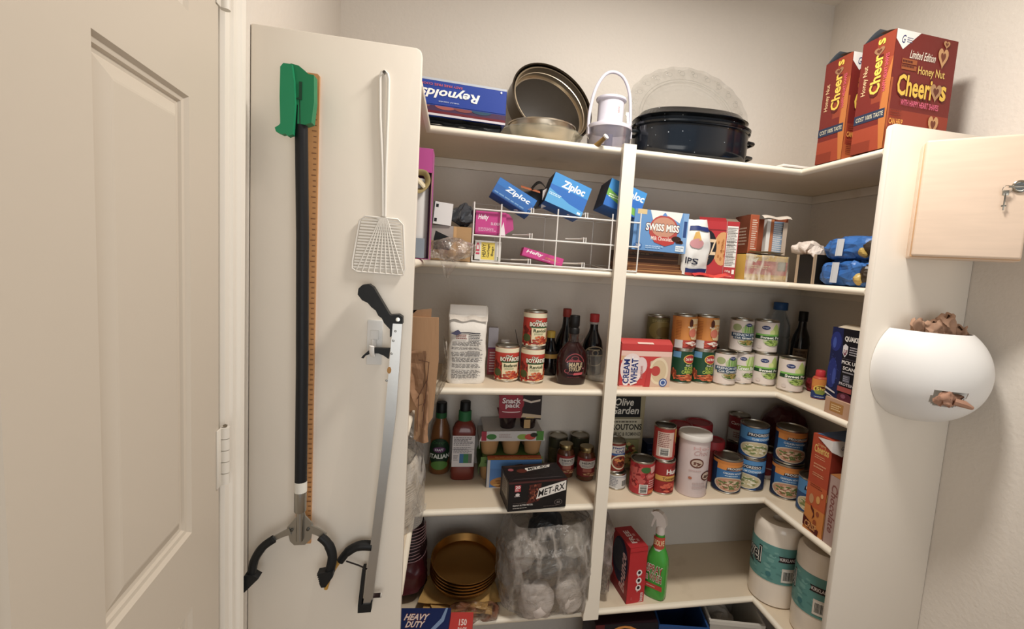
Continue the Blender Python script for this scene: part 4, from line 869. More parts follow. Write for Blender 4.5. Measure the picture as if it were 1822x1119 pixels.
a.e(24, 66, 2.5, 2, '#c87a84').e(80, 46, 3, 2.4, '#c87a84').e(24, 36, 9, 7, '#a84850').e(25, 37, 7, 5.5, '#2a0e0e').r(26, 26, 50, 28, '#a84850').p([(46, 23), (78, 25), (80, 33), (48, 31)], '#c8505a').lines(26, 14, 78, 18, 1, '#7a3034')
def smap(x, y, d):
    z = .012+.096*y; i = max(k for k in range(len(sp)) if sp[k][1] <= z); t = (z-sp[i][1])/(sp[i+1][1]-sp[i][1]); r_ = sp[i][0]+(sp[i+1][0]-sp[i][0])*t; th = R(-90+(x-.5)*112)
    return Vector((r_*math.cos(th), (r_*math.sin(th))*.62-.0010-d, z))
a.build('label_print', o, smap, 14, label='gold and red lettering')
# glass bowl and foil box
o = thing('glass_bowl', 'small clear ribbed glass bowl beside the post behind the syrup', 'bowl', (.588, .130, Z3))
MB().surf(lambda u, v: (lambda r_, z: (r_*math.cos(6.2832*u)*(1+.02*math.sin(120*u)), r_*math.sin(6.2832*u)*(1+.02*math.sin(120*u)), z))(*[(.0, .001), (.034, .001), (.040, .004), (.050, .05), (.056, .092), (.0545, .092), (.047, .05), (.036, .007), (0, .006)][min(round(v*8), 8)]), 60, 8, '#cfd0cc:clear', closed=True, sm=True).build('bowl_body', o)
carton('white_carton', 'low white box with dark red pattern behind the ravioli cans', 'box', (.395, .232, Z3), 0, .100, .05, .085, '#c8c2bc', F=Art().r(0, 0, 100, 100, '#c9c3bd').r(0, 70, 100, 90, '#8a4a4e').e(60, 40, 30, 30, '#b0a49c').scat(50, 40, 40, 30, 6, ['#8a4a4e'], 6, 2))
# wheat cereal box
a = Art().r(0, 0, 100, 100, '#cf2e2c').r(0, 72, 100, 84, '#f0c4b4').r(0, 84, 100, 85, '#a8221f').p([(0, 72), (28, 72), (10, 60), (0, 62)], '#e0b080').e(22, 42, 22, 36, '#f0dcd8').e(40, 50, 12, 20, '#e8d0ce').p([(52, 0), (60, 30), (58, 60), (80, 72), (100, 72), (100, 0)], '#d8b49a').e(76, 38, 19, 32, '#e8d4b0').e(76, 38, 15, 26, '#d8bf96').e(70, 38, 9, 12, '#c43c34').p([(54, 44), (62, 44), (60, 0), (50, 0)], '#c42c2c')
a.t('CREAM', 6, 7, 18, 64, '#1e2f78', rot=90, bold=.05, out='#f4ecea', ow=.11).t('WHEAT', 21, 8, 34, 66, '#1e2f78', rot=90, bold=.05, out='#f4ecea', ow=.11).t('Instant', 38, 20, 44, 50, '#c87a78', rot=90).e(86, 11, 8, 10, '#3a5a9c').e(86, 11, 6, 7.5, '#c9d2e6').e(86, 11, 4, 5, '#3a5a9c').r(0, 0, 46, 3, '#f0a090')
cw = carton('wheat_cereal_box', 'red and pink hot wheat cereal box right of the post on the middle shelf', 'box', (.629, .050, Z3), -1, .176, .058, .142, '#d8493f', F=a)
q = MB(); q.surf(lambda u, v: (.176*u, .001+.030*v, .142+.014*math.sin(v*1.6)), 5, 4, '#c93a36'); q.surf(lambda u, v: (.055+.055*u, -.001+.02*v, .143+.009*v), 3, 3, '#f0cfc0'); q.build('top_flaps', cw)
# tall dim can behind
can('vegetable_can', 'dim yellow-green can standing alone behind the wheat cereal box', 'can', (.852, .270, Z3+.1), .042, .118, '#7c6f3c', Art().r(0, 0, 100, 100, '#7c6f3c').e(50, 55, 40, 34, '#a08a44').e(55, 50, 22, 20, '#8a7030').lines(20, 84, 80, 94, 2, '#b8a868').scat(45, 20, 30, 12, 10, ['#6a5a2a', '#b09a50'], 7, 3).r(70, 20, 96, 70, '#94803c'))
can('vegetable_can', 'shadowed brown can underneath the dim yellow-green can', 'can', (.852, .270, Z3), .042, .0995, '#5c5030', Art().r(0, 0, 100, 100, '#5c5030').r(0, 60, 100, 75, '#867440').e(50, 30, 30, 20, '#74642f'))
# mandarin cans on carrot cans
m_ = Art().r(0, 0, 100, 100, '#e08a26').r(0, 0, 100, 26, '#c43a2a').p([(30, 0), (100, 30), (100, 26), (70, 0)], '#8a2a22')
for k in range(12): m_.r(4, 30+k*5, 22, 32+k*5, '#b8621a')
m_.r(4, 0, 30, 26, '#d8d0cc').p([(52, 96), (92, 96), (96, 50), (88, 26), (56, 30), (46, 50)], '#eecf9c').r(58, 64, 94, 78, '#e59a30').e(52, 80, 6, 14, '#5a2a1c').e(60, 50, 14, 14, '#e0785c').e(86, 52, 8, 7, '#c83c2c').t('Mandarin', 42, 66, 64, 72, '#fff0d0').t('ORANGES', 62, 67, 92, 75, '#f8e8c0', bold=.03).p([(36, 18), (60, 24), (96, 12), (60, 8)], '#f2e4d8').t('light', 58, 12, 78, 20, '#c02a20', bold=.03).scat(50, 12, 30, 9, 8, ['#d8602c'], 5, 2)
k_ = Art().r(0, 0, 100, 100, '#15482c').r(0, 80, 28, 100, '#5c96c0').e(62, 76, 25, 16, '#e8b83c').e(62, 76, 22, 13.5, '#b8232a').t('Del Monte', 44, 71, 80, 81, '#f4e8d0', bold=.05).t('Fresh Cut', 46, 52, 78, 59, '#e8e8d0', shear=.2, bold=.03).t('SLICED', 42, 40, 82, 51, '#b8cf3c', bold=.05).t('CARROTS', 34, 28, 86, 39, '#b8cf3c', bold=.05).scat(56, 14, 42, 13, 20, ['#d8622a', '#e8884a', '#b84a1c'], 8, 4).scat(8, 26, 10, 18, 8, ['#d8622a', '#8a3a1c'], 8, 4)
mc = can('mandarin_can', 'orange fruit can, left one standing on a green carrot can', 'can', (.884, .130, Z3+.1195), .0415, .1205, '#d8801f', m_, 2, 'orange fruit cans on the carrot cans', arc=150)
kc = can('carrot_can', 'dark green sliced carrots can, left of the pair', 'can', (.886, .132, Z3), .040, .119, '#15482c', k_, 2, 'dark green carrot cans', arc=150)
dup(mc, (.970, .132, Z3+.1195), -3, 'orange fruit can, right one standing on a green carrot can')
dup(kc, (.968, .134, Z3), 0, 'dark green sliced carrots can, right of the pair beside the green beans')
CR = '#e3d5cb'
def veg(kind):
    a = Art().r(0, 0, 100, 100, CR)
    if kind == 'french':
        a.e(58, 70, 22, 18, '#b8c890').e(22, 78, 14, 12, '#a0ac74')
        for x in (44, 52, 60, 68, 76): a.p([(x, 62), (x+6, 62), (x+5, 88), (x+1, 88)], '#5f9a34').p([(x+1, 62), (x+3, 62), (x+3, 86), (x+1.5, 86)], '#96c060')
        a.e(58, 88, 10, 6, '#24336c').t('Kroger', 51, 85, 65, 91, '#c9d0e4').r(6, 46, 100, 60, '#2c4a66').r(14, 38, 100, 48, '#2c4a66').t('FRENCH STYLE', 12, 50, 94, 58, '#dde4ea', bold=.05).t('Cut Green Beans', 18, 40, 98, 48, '#eef0ea', bold=.04)
        a.e(56, 34, 28, 17, '#c8ccae', a0=180, a1=360).scat(56, 28, 22, 9, 26, ['#6a8a38', '#3f5a24', '#a88a3c'], 6, 3).e(86, 10, 6, 4, '#b8b0c0')
    elif kind == 'green':
        a.e(74, 72, 26, 20, '#cfe094').r(20, 46, 100, 60, '#8fb83a').t('Green Beans', 24, 44, 100, 58, '#f2f4e4', bold=.05, out='#6a9a2a', ow=.12)
        for x in (52, 66, 76, 88): a.p([(x, 62), (x+4, 60), (x+9, 92), (x+6, 92)], '#9cc84c')
        a.e(40, 84, 11, 6, '#24336c').t('Kroger', 32, 81, 48, 87, '#c9d0e4').e(66, 34, 28, 18, '#c9cdb0', a0=180, a1=360).scat(66, 27, 22, 9, 24, ['#5c7a30', '#3f5220', '#8aa84c'], 6, 8).e(30, 12, 7, 4, '#cfc4be')
    else:
        a.p([(56, 58), (62, 84), (70, 98), (80, 86), (84, 60)], '#b9d06a').p([(80, 58), (84, 80), (100, 92), (96, 60)], '#9aba54').e(60, 66, 8, 10, '#d4e08a').r(10, 54, 100, 60, '#7cc04c').r(8, 42, 100, 54, '#1c4a22').t('Sweet Peas', 26, 44, 98, 53, '#f2f2e6', bold=.06)
        a.e(40, 82, 12, 7, '#24336c').t('Kroger', 31, 79, 49, 85, '#c9d0e4').e(64, 40, 30, 21, '#c6cda4', a0=180, a1=360).scat(64, 31, 24, 11, 40, ['#8aa83c', '#5c7a28', '#a9c458'], 5, 8).e(26, 14, 7, 5, '#d8c8c0')
    return a
fb = can('green_bean_can', 'white french style green beans can standing in the front of its row', 'can', (1.043, .112, Z3), .0405, .117, CR, veg('french'), -6, 'white cans with green vegetable labels', arc=160)
gb = can('green_bean_can', 'white cut green beans can with lime band, second in the bottom row', 'can', (1.125, .128, Z3), .0370, .117, CR, veg('green'), -14, 'white cans with green vegetable labels', arc=160)
sp_ = can('pea_can', 'white sweet peas can in the bottom row, below another peas can', 'can', (1.205, .115, Z3), .0415, .117, CR, veg('peas'), -20, 'white cans with green vegetable labels', arc=160)
dup(fb, (1.109, .130, Z3+.1173), -12, 'white french style green beans can on the upper row')
dup(sp_, (1.203, .122, Z3+.1173), -22, 'white sweet peas can on the upper row, rightmost there')
dup(sp_, (1.248, .030, Z3), -26, 'white sweet peas can standing forward at the shelf corner')
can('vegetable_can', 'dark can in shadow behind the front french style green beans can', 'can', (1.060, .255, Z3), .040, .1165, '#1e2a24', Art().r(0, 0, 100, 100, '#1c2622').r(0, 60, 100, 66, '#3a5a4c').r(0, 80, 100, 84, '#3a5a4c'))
# water bottle
o = thing('water_bottle', 'clear plastic water bottle with blue cap behind the pea cans', 'bottle', (1.362, .262, Z3))
MB().lathe([(0, .001), (.040, .001), (.044, .01), (.044, .08), (.041, .085), (.044, .09), (.044, .150), (.041, .156), (.044, .162), (.042, .205), (.030, .235), (.020, .255), (.019, .268)], '#c3d0da:pet', 32).build('bottle_body', o)
MB().lathe([(0, .262), (.026, .262), (.0265, .264), (.0265, .290), (.025, .292), (0, .292)], '#1f4f86', 28).build('cap', o)
a = Art().r(0, 0, 100, 100, '#8a7458').r(8, 8, 92, 92, '#6a5640').t('PURE', 20, 74, 80, 86, '#2a1c14', bold=.03).lines(16, 14, 84, 66, 5, '#2e2018')
bottle('sauce_bottle', 'dark long-necked bottle with tan label in the back corner of the middle shelf', 'bottle', (1.430, .215, Z3), [(.031, .001), (.033, .004), (.033, .140), (.028, .168), (.016, .200), (.0135, .225)], '#0e0f10:gloss', '#101010', [(0, .225), (.016, .225), (.0165, .227), (.0165, .262), (.015, .264), (0, .264)], -35, art=a, az=(.055, .120), ar=.033, arc=95)
# energy shot
a = Art().r(0, 0, 100, 100, '#d8622a').r(0, 60, 100, 100, '#e08a2c').r(0, 0, 100, 38, '#1c3a7a').e(50, 48, 34, 22, '#e8c83c').e(50, 50, 26, 16, '#6a2a1c').t('5hr', 30, 42, 72, 60, '#f0d84a', bold=.06).p([(20, 38), (50, 46), (80, 38), (60, 20), (30, 24)], '#8a9a3c').lines(24, 6, 76, 14, 1, '#c8d0e8')
bottle('energy_drink', 'tiny energy drink bottle with red cap and orange label', 'bottle', (1.283, -.062, Z3), [(.0200, .001), (.0215, .003), (.0215, .066), (.019, .071), (.0125, .074)], '#c8502a', '#cf2430', [(0, .073), (.0145, .073), (.0150, .075), (.0140, .092), (.012, .094), (0, .094)], -28, art=a, az=(.003, .066), ar=.0216, arc=170)
crushbag('red_net_bag', (1.335, .010, Z3+.026), (.024, .035, .024), '#8a1f26:crush', 5, 'small dark red crumpled pouch between the peas can and the energy drink', .006, 40, cat='pouch', n=24)
carton('yellow_packet', 'narrow dull yellow packet behind the dark blue oats box', 'packet', (1.352, -.085, Z3), -10, .045, .03, .098, '#b08a34', F=Art().r(0, 0, 100, 100, '#b08a34').lines(20, 10, 80, 90, 8, '#7a5a20'))
# oats box
a = Art().r(0, 0, 100, 100, '#0e0e18').p([(0, 0), (40, 0), (44, 40), (36, 100), (0, 100)], '#16204e').e(16, 80, 18, 14, '#22307a').e(14, 34, 16, 22, '#22307a').e(22, 30, 6, 12, '#3a4ea0').e(12, 78, 6, 8, '#3c54a8').scat(20, 50, 18, 44, 14, ['#5a70c0'], 1.4, 2)
a.t('QUAKER', 44, 82, 98, 90, '#ece6e0', bold=.07).p([(42, 76), (49, 79), (58, 76), (58, 66), (50, 60), (42, 66)], '#e0dce0').p([(43.5, 71), (56.5, 71), (56.5, 66.5), (50, 62), (43.5, 66.5)], '#7a3a4a').t('NFL', 44, 66, 56, 71, '#f0e8e8', bold=.03).lines(64, 64, 98, 77, 4, '#b8b4bc').r(44, 58, 98, 58.5, '#6a6670').t('PICK UP', 44, 51, 94, 56, '#e6e0dc', bold=.05).t('SCAN', 50, 43, 88, 48, '#e6e0dc', bold=.05).lines(50, 38, 86, 42, 1, '#a8a4ac')
a.r(54, 26, 76, 36, '#5a5a66').lines(55, 27, 75, 35, 3, '#9a98a8').t('PROTEIN', 44, 21, 90, 25, '#c8c0c4', bold=.04).r(40, 12, 86, 19, '#a84a44').e(68, 4, 26, 7, '#5a1a30').e(62, 6, 8, 3, '#8a4a60').p([(0, 10), (34, 6), (34, 8), (0, 13)], '#d8d0cc').p([(0, 3), (30, 0), (34, 0), (0, 6)], '#d8d0cc')
s = Art().r(0, 0, 100, 100, '#141c44').e(50, 70, 40, 20, '#26368a').e(50, 30, 40, 24, '#22307a')
qk = carton('oats_box', 'dark blue oats box standing behind the right end panel on the middle shelf', 'box', (1.196, -.2885, Z3+.0475), 0, .060, .106, .206, '#10121f', F=s, Lf=a)
MB().surf(lambda u, v: (.004+.05*v, .01+.085*u, .206+.010*math.sin(v*1.5)), 4, 4, '#c9b9a0').build('top_flap', qk, 'open pale flap')
a = Art().r(0, 0, 100, 100, '#c9a084').r(3, 30, 26, 80, '#b07a34').lines(5, 40, 22, 74, 3, '#e0c08c').r(34, 0, 36, 100, '#b48a70').t('OATS', 46, 14, 62, 26, '#5a3a2c').scat(78, 60, 16, 22, 6, ['#a8504a', '#d8b8a0'], 8, 3).e(92, 74, 10, 26, '#7a2c34')
sd = Art().r(0, 0, 100, 100, '#c39878').r(20, 20, 74, 80, '#b07a34').lines(26, 30, 68, 70, 3, '#e8c890')
carton('tan_carton', 'low tan carton under the dark blue oats box at the shelf end', 'box', (1.184, -.2885, Z3), 0, .20, .090, .047, '#c39a7c', F=a, Lf=sd)

# ================================================================== FOURTH SHELF
Z4 = ZS[4]+.0002
o = thing('paper_plates', 'stack of white paper plates in a clear plastic sleeve, left on the fourth shelf', 'paper plates', (-.098, -.030, Z4))
q = MB(); pr_ = [(0, .0)]
for k in range(22): pr_ += [(.108-.0006*abs(k-11), .006+k*.0078), (.1135-.0012*abs(k-13), .009+k*.0078)]
pr_ += [(.095, .182), (0, .180)]; q.lathe(pr_, '#e3d6c4:soft', 48); q.build('plate_stack', o)
MB().surf(lambda u, v: ((.124-.05*max(0, v-.72)*3)*math.cos(6.2832*u), (.124-.05*max(0, v-.72)*3)*math.sin(6.2832*u), .002+.27*v), 48, 18, '#d8d2ca:film', .006, 18, 4, True, True).build('plastic_sleeve', o)
q = MB(); q.blob((.040, -.085, .245), (.070, .03, .05), '#8c867f:film', .010, 20, 6, 30).build('bag_gather', o); q = MB(); q.surf(lambda u, v: (.02+.11*u, -.10+.12*u, .010+.022*v), 12, 4, '#cfc9c0:film', .004, 30, 3); q.build('bag_edge', o)
# dressings
a = Art().e(50, 52, 44, 46, '#14321c').e(52, 12, 34, 14, '#5a8a34').t('Zesty', 18, 78, 74, 90, '#2a5a30', shear=.3).e(50, 62, 24, 9, '#5a2a5a').t('KRAFT', 34, 58, 66, 66, '#e8e0f0', bold=.04).t('ITALIAN', 12, 34, 92, 48, '#e8ece0', bold=.06)
bottle('dressing_bottle', 'italian dressing bottle with black cap, at the left of the fourth shelf', 'bottle', (.062, .272, Z4), [(.034, .001), (.0375, .006), (.0375, .03), (.034, .07), (.0355, .125), (.030, .165), (.020, .190), (.0175, .200)], '#7a4a1e:gloss', '#101311', [(0, .215), (.0185, .215), (.0190, .218), (.0185, .250), (.017, .252), (0, .252)], -2, art=a, az=(.022, .135), ar=.0377, arc=140, neck=('#1d5a2c', [(.0176, .196), (.0195, .198), (.0195, .216), (.0176, .217)]))
o = thing('dressing_bottle', 'square red-brown dressing bottle with green neck band and white back label', 'bottle', (.143, .222, Z4), -2)
def sq(prof, key, ex=4): 
    b = MB(); n = len(prof)-1
    def fn(u, v):
        r_, z = prof[min(round(v*n), n)]; a_ = 6.2832*u; c_, s_ = math.cos(a_), math.sin(a_); e_ = 2+(ex-2)*min(1, max(0, (r_-.02)/.015)); rr = (abs(c_)**e_+abs(s_)**e_)**(-1/e_)
        return (r_*rr*c_, r_*.8*rr*s_, z)
    return b.surf(fn, 48, n, key, closed=True, sm=True)
sq([(0, 0), (.038, .001), (.041, .005), (.041, .045), (.0385, .052), (.0385, .150), (.0405, .158), (.040, .175), (.031, .196), (.020, .206), (.018, .210)], '#74281c:gloss').build('bottle_body', o)
MB().lathe([(.0182, .204), (.0222, .206), (.0218, .238), (.0185, .240)], '#1f6a3a', 28).build('neck_band', o)
MB().lathe([(0, .232), (.0180, .232), (.0185, .234), (.0178, .270), (.016, .272), (0, .272)], '#101214', 28).build('cap', o)
a = Art().r(0, 0, 100, 100, '#cfc8c8').lines(6, 68, 94, 96, 6, '#4a464c').lines(6, 44, 90, 64, 5, '#6a666c').lines(6, 20, 30, 38, 4, '#6a666c').r(34, 12, 52, 42, '#2f6a9c').r(52, 12, 74, 42, '#2f7a4a').r(74, 12, 90, 42, '#6a6a66').r(0, 56, 100, 57, '#8a8488')
a.build('back_label', o, flat((-.0375, -.0325, .050), (.075, 0, 0), (0, 0, .110)))
# fruit cup packs
def cuppack(loc, lab, n, sleeve, T=None, F=None, rz=0, cupcol='#b88a54'):
    o = thing('fruit_cup_pack', lab, 'food pack', loc, rz)
    for i in range(n):
        for j in range(2):
            MB().lathe([(0, .001), (.024, .001), (.026, .004), (.034, .052), (.036, .053), (.036, .055), (0, .0555)], cupcol, 24, (.038+i*.076, .038+j*.076, 0)).build('cup', o)
    L_ = n*.076; q = MB(); q.box(.001, L_-.001, .0, .152, .0557, .0570, sleeve); (q.prism([(0, .057), (L_, .057), (L_-.012, .090), (.012, .090)], .001, .0025, sleeve, 'y'), q.box(.012, L_-.012, .001, .150, .0885, .0900, sleeve), q.prism([(0, .057), (L_, .057), (L_-.012, .090), (.012, .090)], .1485, .150, sleeve, 'y'))
    q.prism([(.0, .0558), (.0, .03), (.001, .03), (.001, .0558)], .0, .152, sleeve, 'y'); q.build('card_sleeve', o)
    if F: F.build('front_print', o, flat((.006, .001, .057), (L_-.012, 0, 0), (0, 0, .033)))
    return o
a = Art().r(0, 0, 100, 100, '#c9c4c2').r(0, 0, 8, 100, '#a8203a').r(88, 0, 100, 100, '#4a8a2c').e(16, 42, 8, 30, '#3a7a34').lines(28, 30, 50, 74, 3, '#a88a84').e(66, 40, 9, 30, '#8aa83c').e(78, 40, 9, 32, '#c8412c').e(84, 60, 6, 24, '#2a2a1c')
o1 = cuppack((.196, .174, Z4), 'bottom fruit cup pack with green card sleeve', 3, '#5a7a34', rz=0)
Art().r(0, 0, 100, 100, '#5f8038').t('apple', 6, 20, 30, 80, '#3a5020', bold=.03).r(90, 0, 100, 100, '#8aa860').build('front_print', o1, flat((.006, .001, .057), (.216, 0, 0), (0, 0, .033)))
cuppack((.194, .174, Z4+.0903), 'upper fruit cup pack with white apple sleeve in the middle of the fourth shelf', 3, '#d0cac6', F=a)
for ch in list(C.objects):
    pass
# pudding pack hanging over: two dark cups with red card above the upper fruit cup pack
o = thing('pudding_pack', 'dark pudding cup pack with red card standing on the fruit cup pack', 'food pack', (.256, .180, Z4+.1806))
for i in range(2): MB().lathe([(0, .001), (.024, .001), (.026, .004), (.033, .052), (.035, .053), (.035, .055), (0, .0555)], '#2a1c1c:gloss', 24, (.036+i*.072, .038, 0)).build('cup', o)
q = MB(); q.box(.0, .144, -.002, .078, .0557, .0575, '#8a2030'); q.prism([(0, .046), (.078, .046), (.080, .135), (-.004, .135)], -.0035, -.002, '#8a1c2c', 'y'); q.prism([(.078, .046), (.146, .040), (.146, .135), (.080, .135)], -.0035, -.002, '#241414', 'y'); q.build('card', o)
a = Art().e(28, 60, 30, 42, '#a01c30').t('Snack', 6, 58, 50, 80, '#f0e0e0', bold=.06, out='#5a0c18', ow=.12).t('pack', 14, 36, 48, 60, '#f0e0e0', bold=.06, out='#5a0c18', ow=.12).e(28, 26, 22, 4, '#e8d8d8').e(28, 29, 22, 4, '#a01c30').p([(54, 70), (74, 60), (96, 68), (96, 76), (74, 68), (56, 78)], '#d8c8b8').p([(52, 4), (100, 0), (100, 12), (56, 20)], '#c8b090').r(64, 0, 84, 4, '#c8a860')
a.build('card_print', o, flat((0, -.0035, .046), (.146, 0, 0), (0, 0, .089)))
a = Art().r(0, 0, 100, 100, '#c9b09a'); MB().box(.088, .110, -.004, -.002, .010, .040, '#b8945c').build('price_tag', o)
# orange/blue snack box
a = Art().r(0, 0, 100, 100, '#4a7ab8').p([(0, 100), (100, 100), (100, 60), (0, 70)], '#4f86c8').r(0, 0, 5, 100, '#bfb8b4').p([(34, 0), (46, 80), (64, 86), (70, 0)], '#5a3a26').e(40, 18, 34, 22, '#b87c34').scat(40, 16, 30, 16, 12, ['#8a5420', '#d8a04c'], 8, 3)
o = carton('snack_box', 'blue and orange snack box behind the black bar box', 'box', (.222, .136, Z4), -1, .185, .035, .096, '#4a7ab8', F=a, T=Art().r(0, 0, 100, 100, '#c8602a').r(0, 0, 100, 30, '#d8983c').r(0, 80, 100, 100, '#a8341c').lines(14, 40, 80, 70, 2, '#e8b070'))
# bar box
a = Art().r(0, 0, 100, 100, '#15100f').r(0, 93, 100, 100, '#4e2320').r(10, 66, 20, 88, '#b82c38').t('20', 11, 76, 19, 86, '#f4e8e4', bold=.05).lines(10.5, 68, 19, 75, 2, '#f4d8d4').e(15, 56, 3.5, 5, '#d8ccc8').lines(10, 48, 20, 53, 1, '#c8bcb8')
a.p([(34, 86), (55, 90), (52, 30), (30, 20), (38, 50)], '#5c2418').scat(44, 56, 12, 32, 26, ['#7c3420', '#a0563a', '#3a1410'], 5, 4)
a.p([(47, 36), (98, 60), (98, 94), (51, 72)], '#e9e2da')
def sk(ar, x0, y0, x1, y1, s0): return ar
vs, fs = text_mesh('MET-RX', .03, .1); a.poly([(50+x*46, 43+x*21+y*22) for x, y in vs], fs, '#17110f')
a.t('PEANUT BUTTER PRETZEL', 8, 17, 42, 22, '#e0d8d0', bold=.03).lines(8, 8, 36, 13, 1, '#a8a098').e(86, 20, 7, 10, '#6a5e58').e(86, 20, 6, 8.5, '#15100f').t('30', 83, 16, 89, 24, '#8a7e78').lines(8, 26, 34, 29, 1, '#6a5a54').lines(60, 8, 92, 11, 1, '#6a5e58')
tp = Art().r(0, 0, 100, 100, '#191214').p([(2, 96), (96, 98), (92, 90), (6, 88)], '#3a2422').p([(36, 56), (82, 74), (86, 90), (38, 76)], '#ded6cc').e(30, 60, 9, 12, '#5c2418').e(12, 70, 5, 8, '#9a4a50')
vs, fs = text_mesh('MET-RX', .03, .1); tp.poly([(42+x*38, 61+x*13+y*13) for x, y in vs], fs, '#17110f'); tp.p([(6, 8), (94, 8), (88, 14), (12, 14)], '#3a3234').r(20, 30, 80, 31, '#3c3436')
sd = Art().r(0, 0, 100, 100, '#3a302c').r(24, 30, 84, 90, '#a89c8c').lines(30, 36, 78, 84, 8, '#4a403a')
o = carton('bar_box', 'black protein bar box with slanted white panel standing at the shelf front', 'box', (.2765, -.022, Z4), 6, .188, .115, .094, '#181111', F=a, T=tp, Lf=sd)
# cans and gravy jars by the post
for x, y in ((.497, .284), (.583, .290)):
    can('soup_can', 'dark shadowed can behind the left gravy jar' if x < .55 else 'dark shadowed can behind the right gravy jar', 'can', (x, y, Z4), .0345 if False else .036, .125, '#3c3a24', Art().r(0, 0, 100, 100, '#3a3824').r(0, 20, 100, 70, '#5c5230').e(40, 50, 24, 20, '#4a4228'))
a = Art().r(0, 0, 100, 100, '#7a1c20').r(0, 56, 100, 100, '#8a2424').p([(16, 86), (84, 86), (88, 62), (74, 46), (26, 46), (12, 62)], '#cfc8c0').t('HEINZ', 26, 68, 74, 80, '#3a3640', bold=.04).lines(26, 52, 74, 64, 2, '#6a6a7a').r(30, 26, 64, 44, '#a85a4a').scat(60, 12, 34, 12, 14, ['#c89a6c', '#8a4a2c'], 9, 4)
jp = [(.028, .001), (.031, .004), (.031, .030), (.0325, .034), (.0325, .086), (.028, .098), (.0235, .104)]
gj = bottle('gravy_jar', 'gravy jar with red and white label, left of the pair beside the post', 'jar', (.510, .212, Z4), jp, '#5a3018:gloss', '#8f7f5c:metal', [(0, .103), (.0250, .103), (.0258, .105), (.0258, .119), (.024, .121), (0, .121)], 4, art=a, az=(.020, .086), ar=.0326, arc=160, group='gravy jars')
dup(gj, (.580, .186, Z4), 0, 'gravy jar with red and white label, right one closest to the post')
# crouton bag
o = thing('crouton_bag', 'clear and black crouton bag standing behind the white post', 'food bag', (.733, .262, Z4))
MB().surf(lambda u, v: (.088*(1-.12*v+.25*max(0, v-.8))*math.cos(6.2832*u), .024*math.sin(math.pi*min(max(1-v*.97, .02), 1))**.5*math.sin(6.2832*u), .002+.300*v), 40, 24, '#b6a986:gloss', .004, 22, 6, True, True).build('bag_body', o)
a = Art().r(0, 0, 100, 100, '#a99c78').r(12, 70, 88, 97, '#151312').t('Olive', 22, 85, 70, 95, '#e8e2d4', shear=.2, bold=.03).t('Garden', 14, 74, 84, 84, '#e8e2d4', shear=.2, bold=.03).r(8, 42, 92, 68, '#c9c0a4').lines(20, 62, 84, 66, 1, '#5a5444').t('CROUTONS', 6, 53, 94, 61, '#2c2820', bold=.05).t('GARLIC & ROMANO', 14, 45, 92, 50, '#4a4436').r(10, 2, 90, 40, '#8c8a58').scat(50, 20, 40, 18, 30, ['#c9a04a', '#4f7a2c', '#8a3a24', '#d8b868'], 7, 3)
a.build('bag_print', o, lambda x, y, d: Vector((-.078+.156*x, -.0285-d-.006*math.sin(math.pi*y), .012+.286*y)), 8)
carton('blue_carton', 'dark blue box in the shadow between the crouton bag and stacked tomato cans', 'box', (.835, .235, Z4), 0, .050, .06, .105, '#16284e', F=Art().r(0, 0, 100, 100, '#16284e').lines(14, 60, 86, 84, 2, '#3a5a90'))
# chili can on small white can
a = Art().r(0, 0, 100, 100, '#8a2a1a').r(20, 66, 80, 94, '#dfd8d0').t('Hearty', 24, 80, 76, 91, '#23357c', bold=.05).t('Chili', 34, 68, 72, 79, '#23357c', bold=.05).r(20, 58, 80, 66, '#2a5aa0').e(56, 34, 36, 28, '#d8c8a8').e(56, 34, 31, 23, '#8a3018').scat(56, 34, 26, 18, 14, ['#b8502a', '#d88a3c', '#5a1c10'], 7, 4)
can('tuna_can', 'small white can at the very left behind the white post', 'can', (.675, .122, Z4), .034, .058, '#c9c6c4', Art().r(0, 0, 100, 100, '#cfccc8').lines(8, 14, 60, 86, 6, '#6a6a78').bar(66, 10, 92, 70).r(0, 88, 100, 92, '#8a92a0'), -14, arc=160)
can('chili_can', 'chili can with blue lettering stacked on the small white can', 'can', (.668, .132, Z4+.0585), .0345, .108, '#8a2a1a', a, 4, arc=150)
a = Art().r(0, 0, 100, 100, '#b8242a').scat(30, 60, 34, 40, 16, ['#d83a34', '#8a1418', '#c8524a'], 11, 3).e(50, 82, 14, 10, '#3c6a2c').p([(62, 92), (96, 96), (96, 74), (66, 70)], '#e0a8a0').bar(34, 4, 58, 34, True).r(56, 56, 92, 66, '#d86a64').lines(60, 20, 92, 50, 4, '#e8b0a8').r(60, 4, 92, 14, '#d8702c')
can('tomato_can', 'red diced tomatoes can standing alone between white can and stacked cans', 'can', (.751, .082, Z4), .0415, .118, '#b0242a', a, -4, lid='#6a6458:metal', arc=170)
a = Art().r(0, 0, 100, 100, '#9c1f1c').r(0, 40, 100, 58, '#d8a03c').r(0, 40, 100, 42, '#8a5a1c').t('Hunt\'s', 38, 64, 96, 82, '#f2ece4', bold=.06).e(70, 88, 16, 7, '#7a1814').t('Tomatoes', 26, 45, 90, 54, '#6a3010', bold=.03).scat(60, 18, 38, 16, 14, ['#c83424', '#7a1410', '#d85a3c'], 12, 5)
hc = can('tomato_can', 'red and yellow tomato can carrying another can on its lid', 'can', (.832, .082, Z4), .0375, .118, '#9c1f1c', a, 8, arc=160, group='stacked tomato cans')
a = Art().r(0, 0, 100, 100, '#b02a20').r(8, 8, 62, 90, '#d8b8a8').lines(12, 40, 58, 88, 8, '#8a4a44').bar(18, 12, 50, 38, True).p([(66, 100), (100, 100), (100, 56), (84, 44), (68, 60)], '#e0a03c').p([(74, 100), (90, 70), (92, 100)], '#f0ddc0').e(84, 24, 16, 18, '#c8401f')
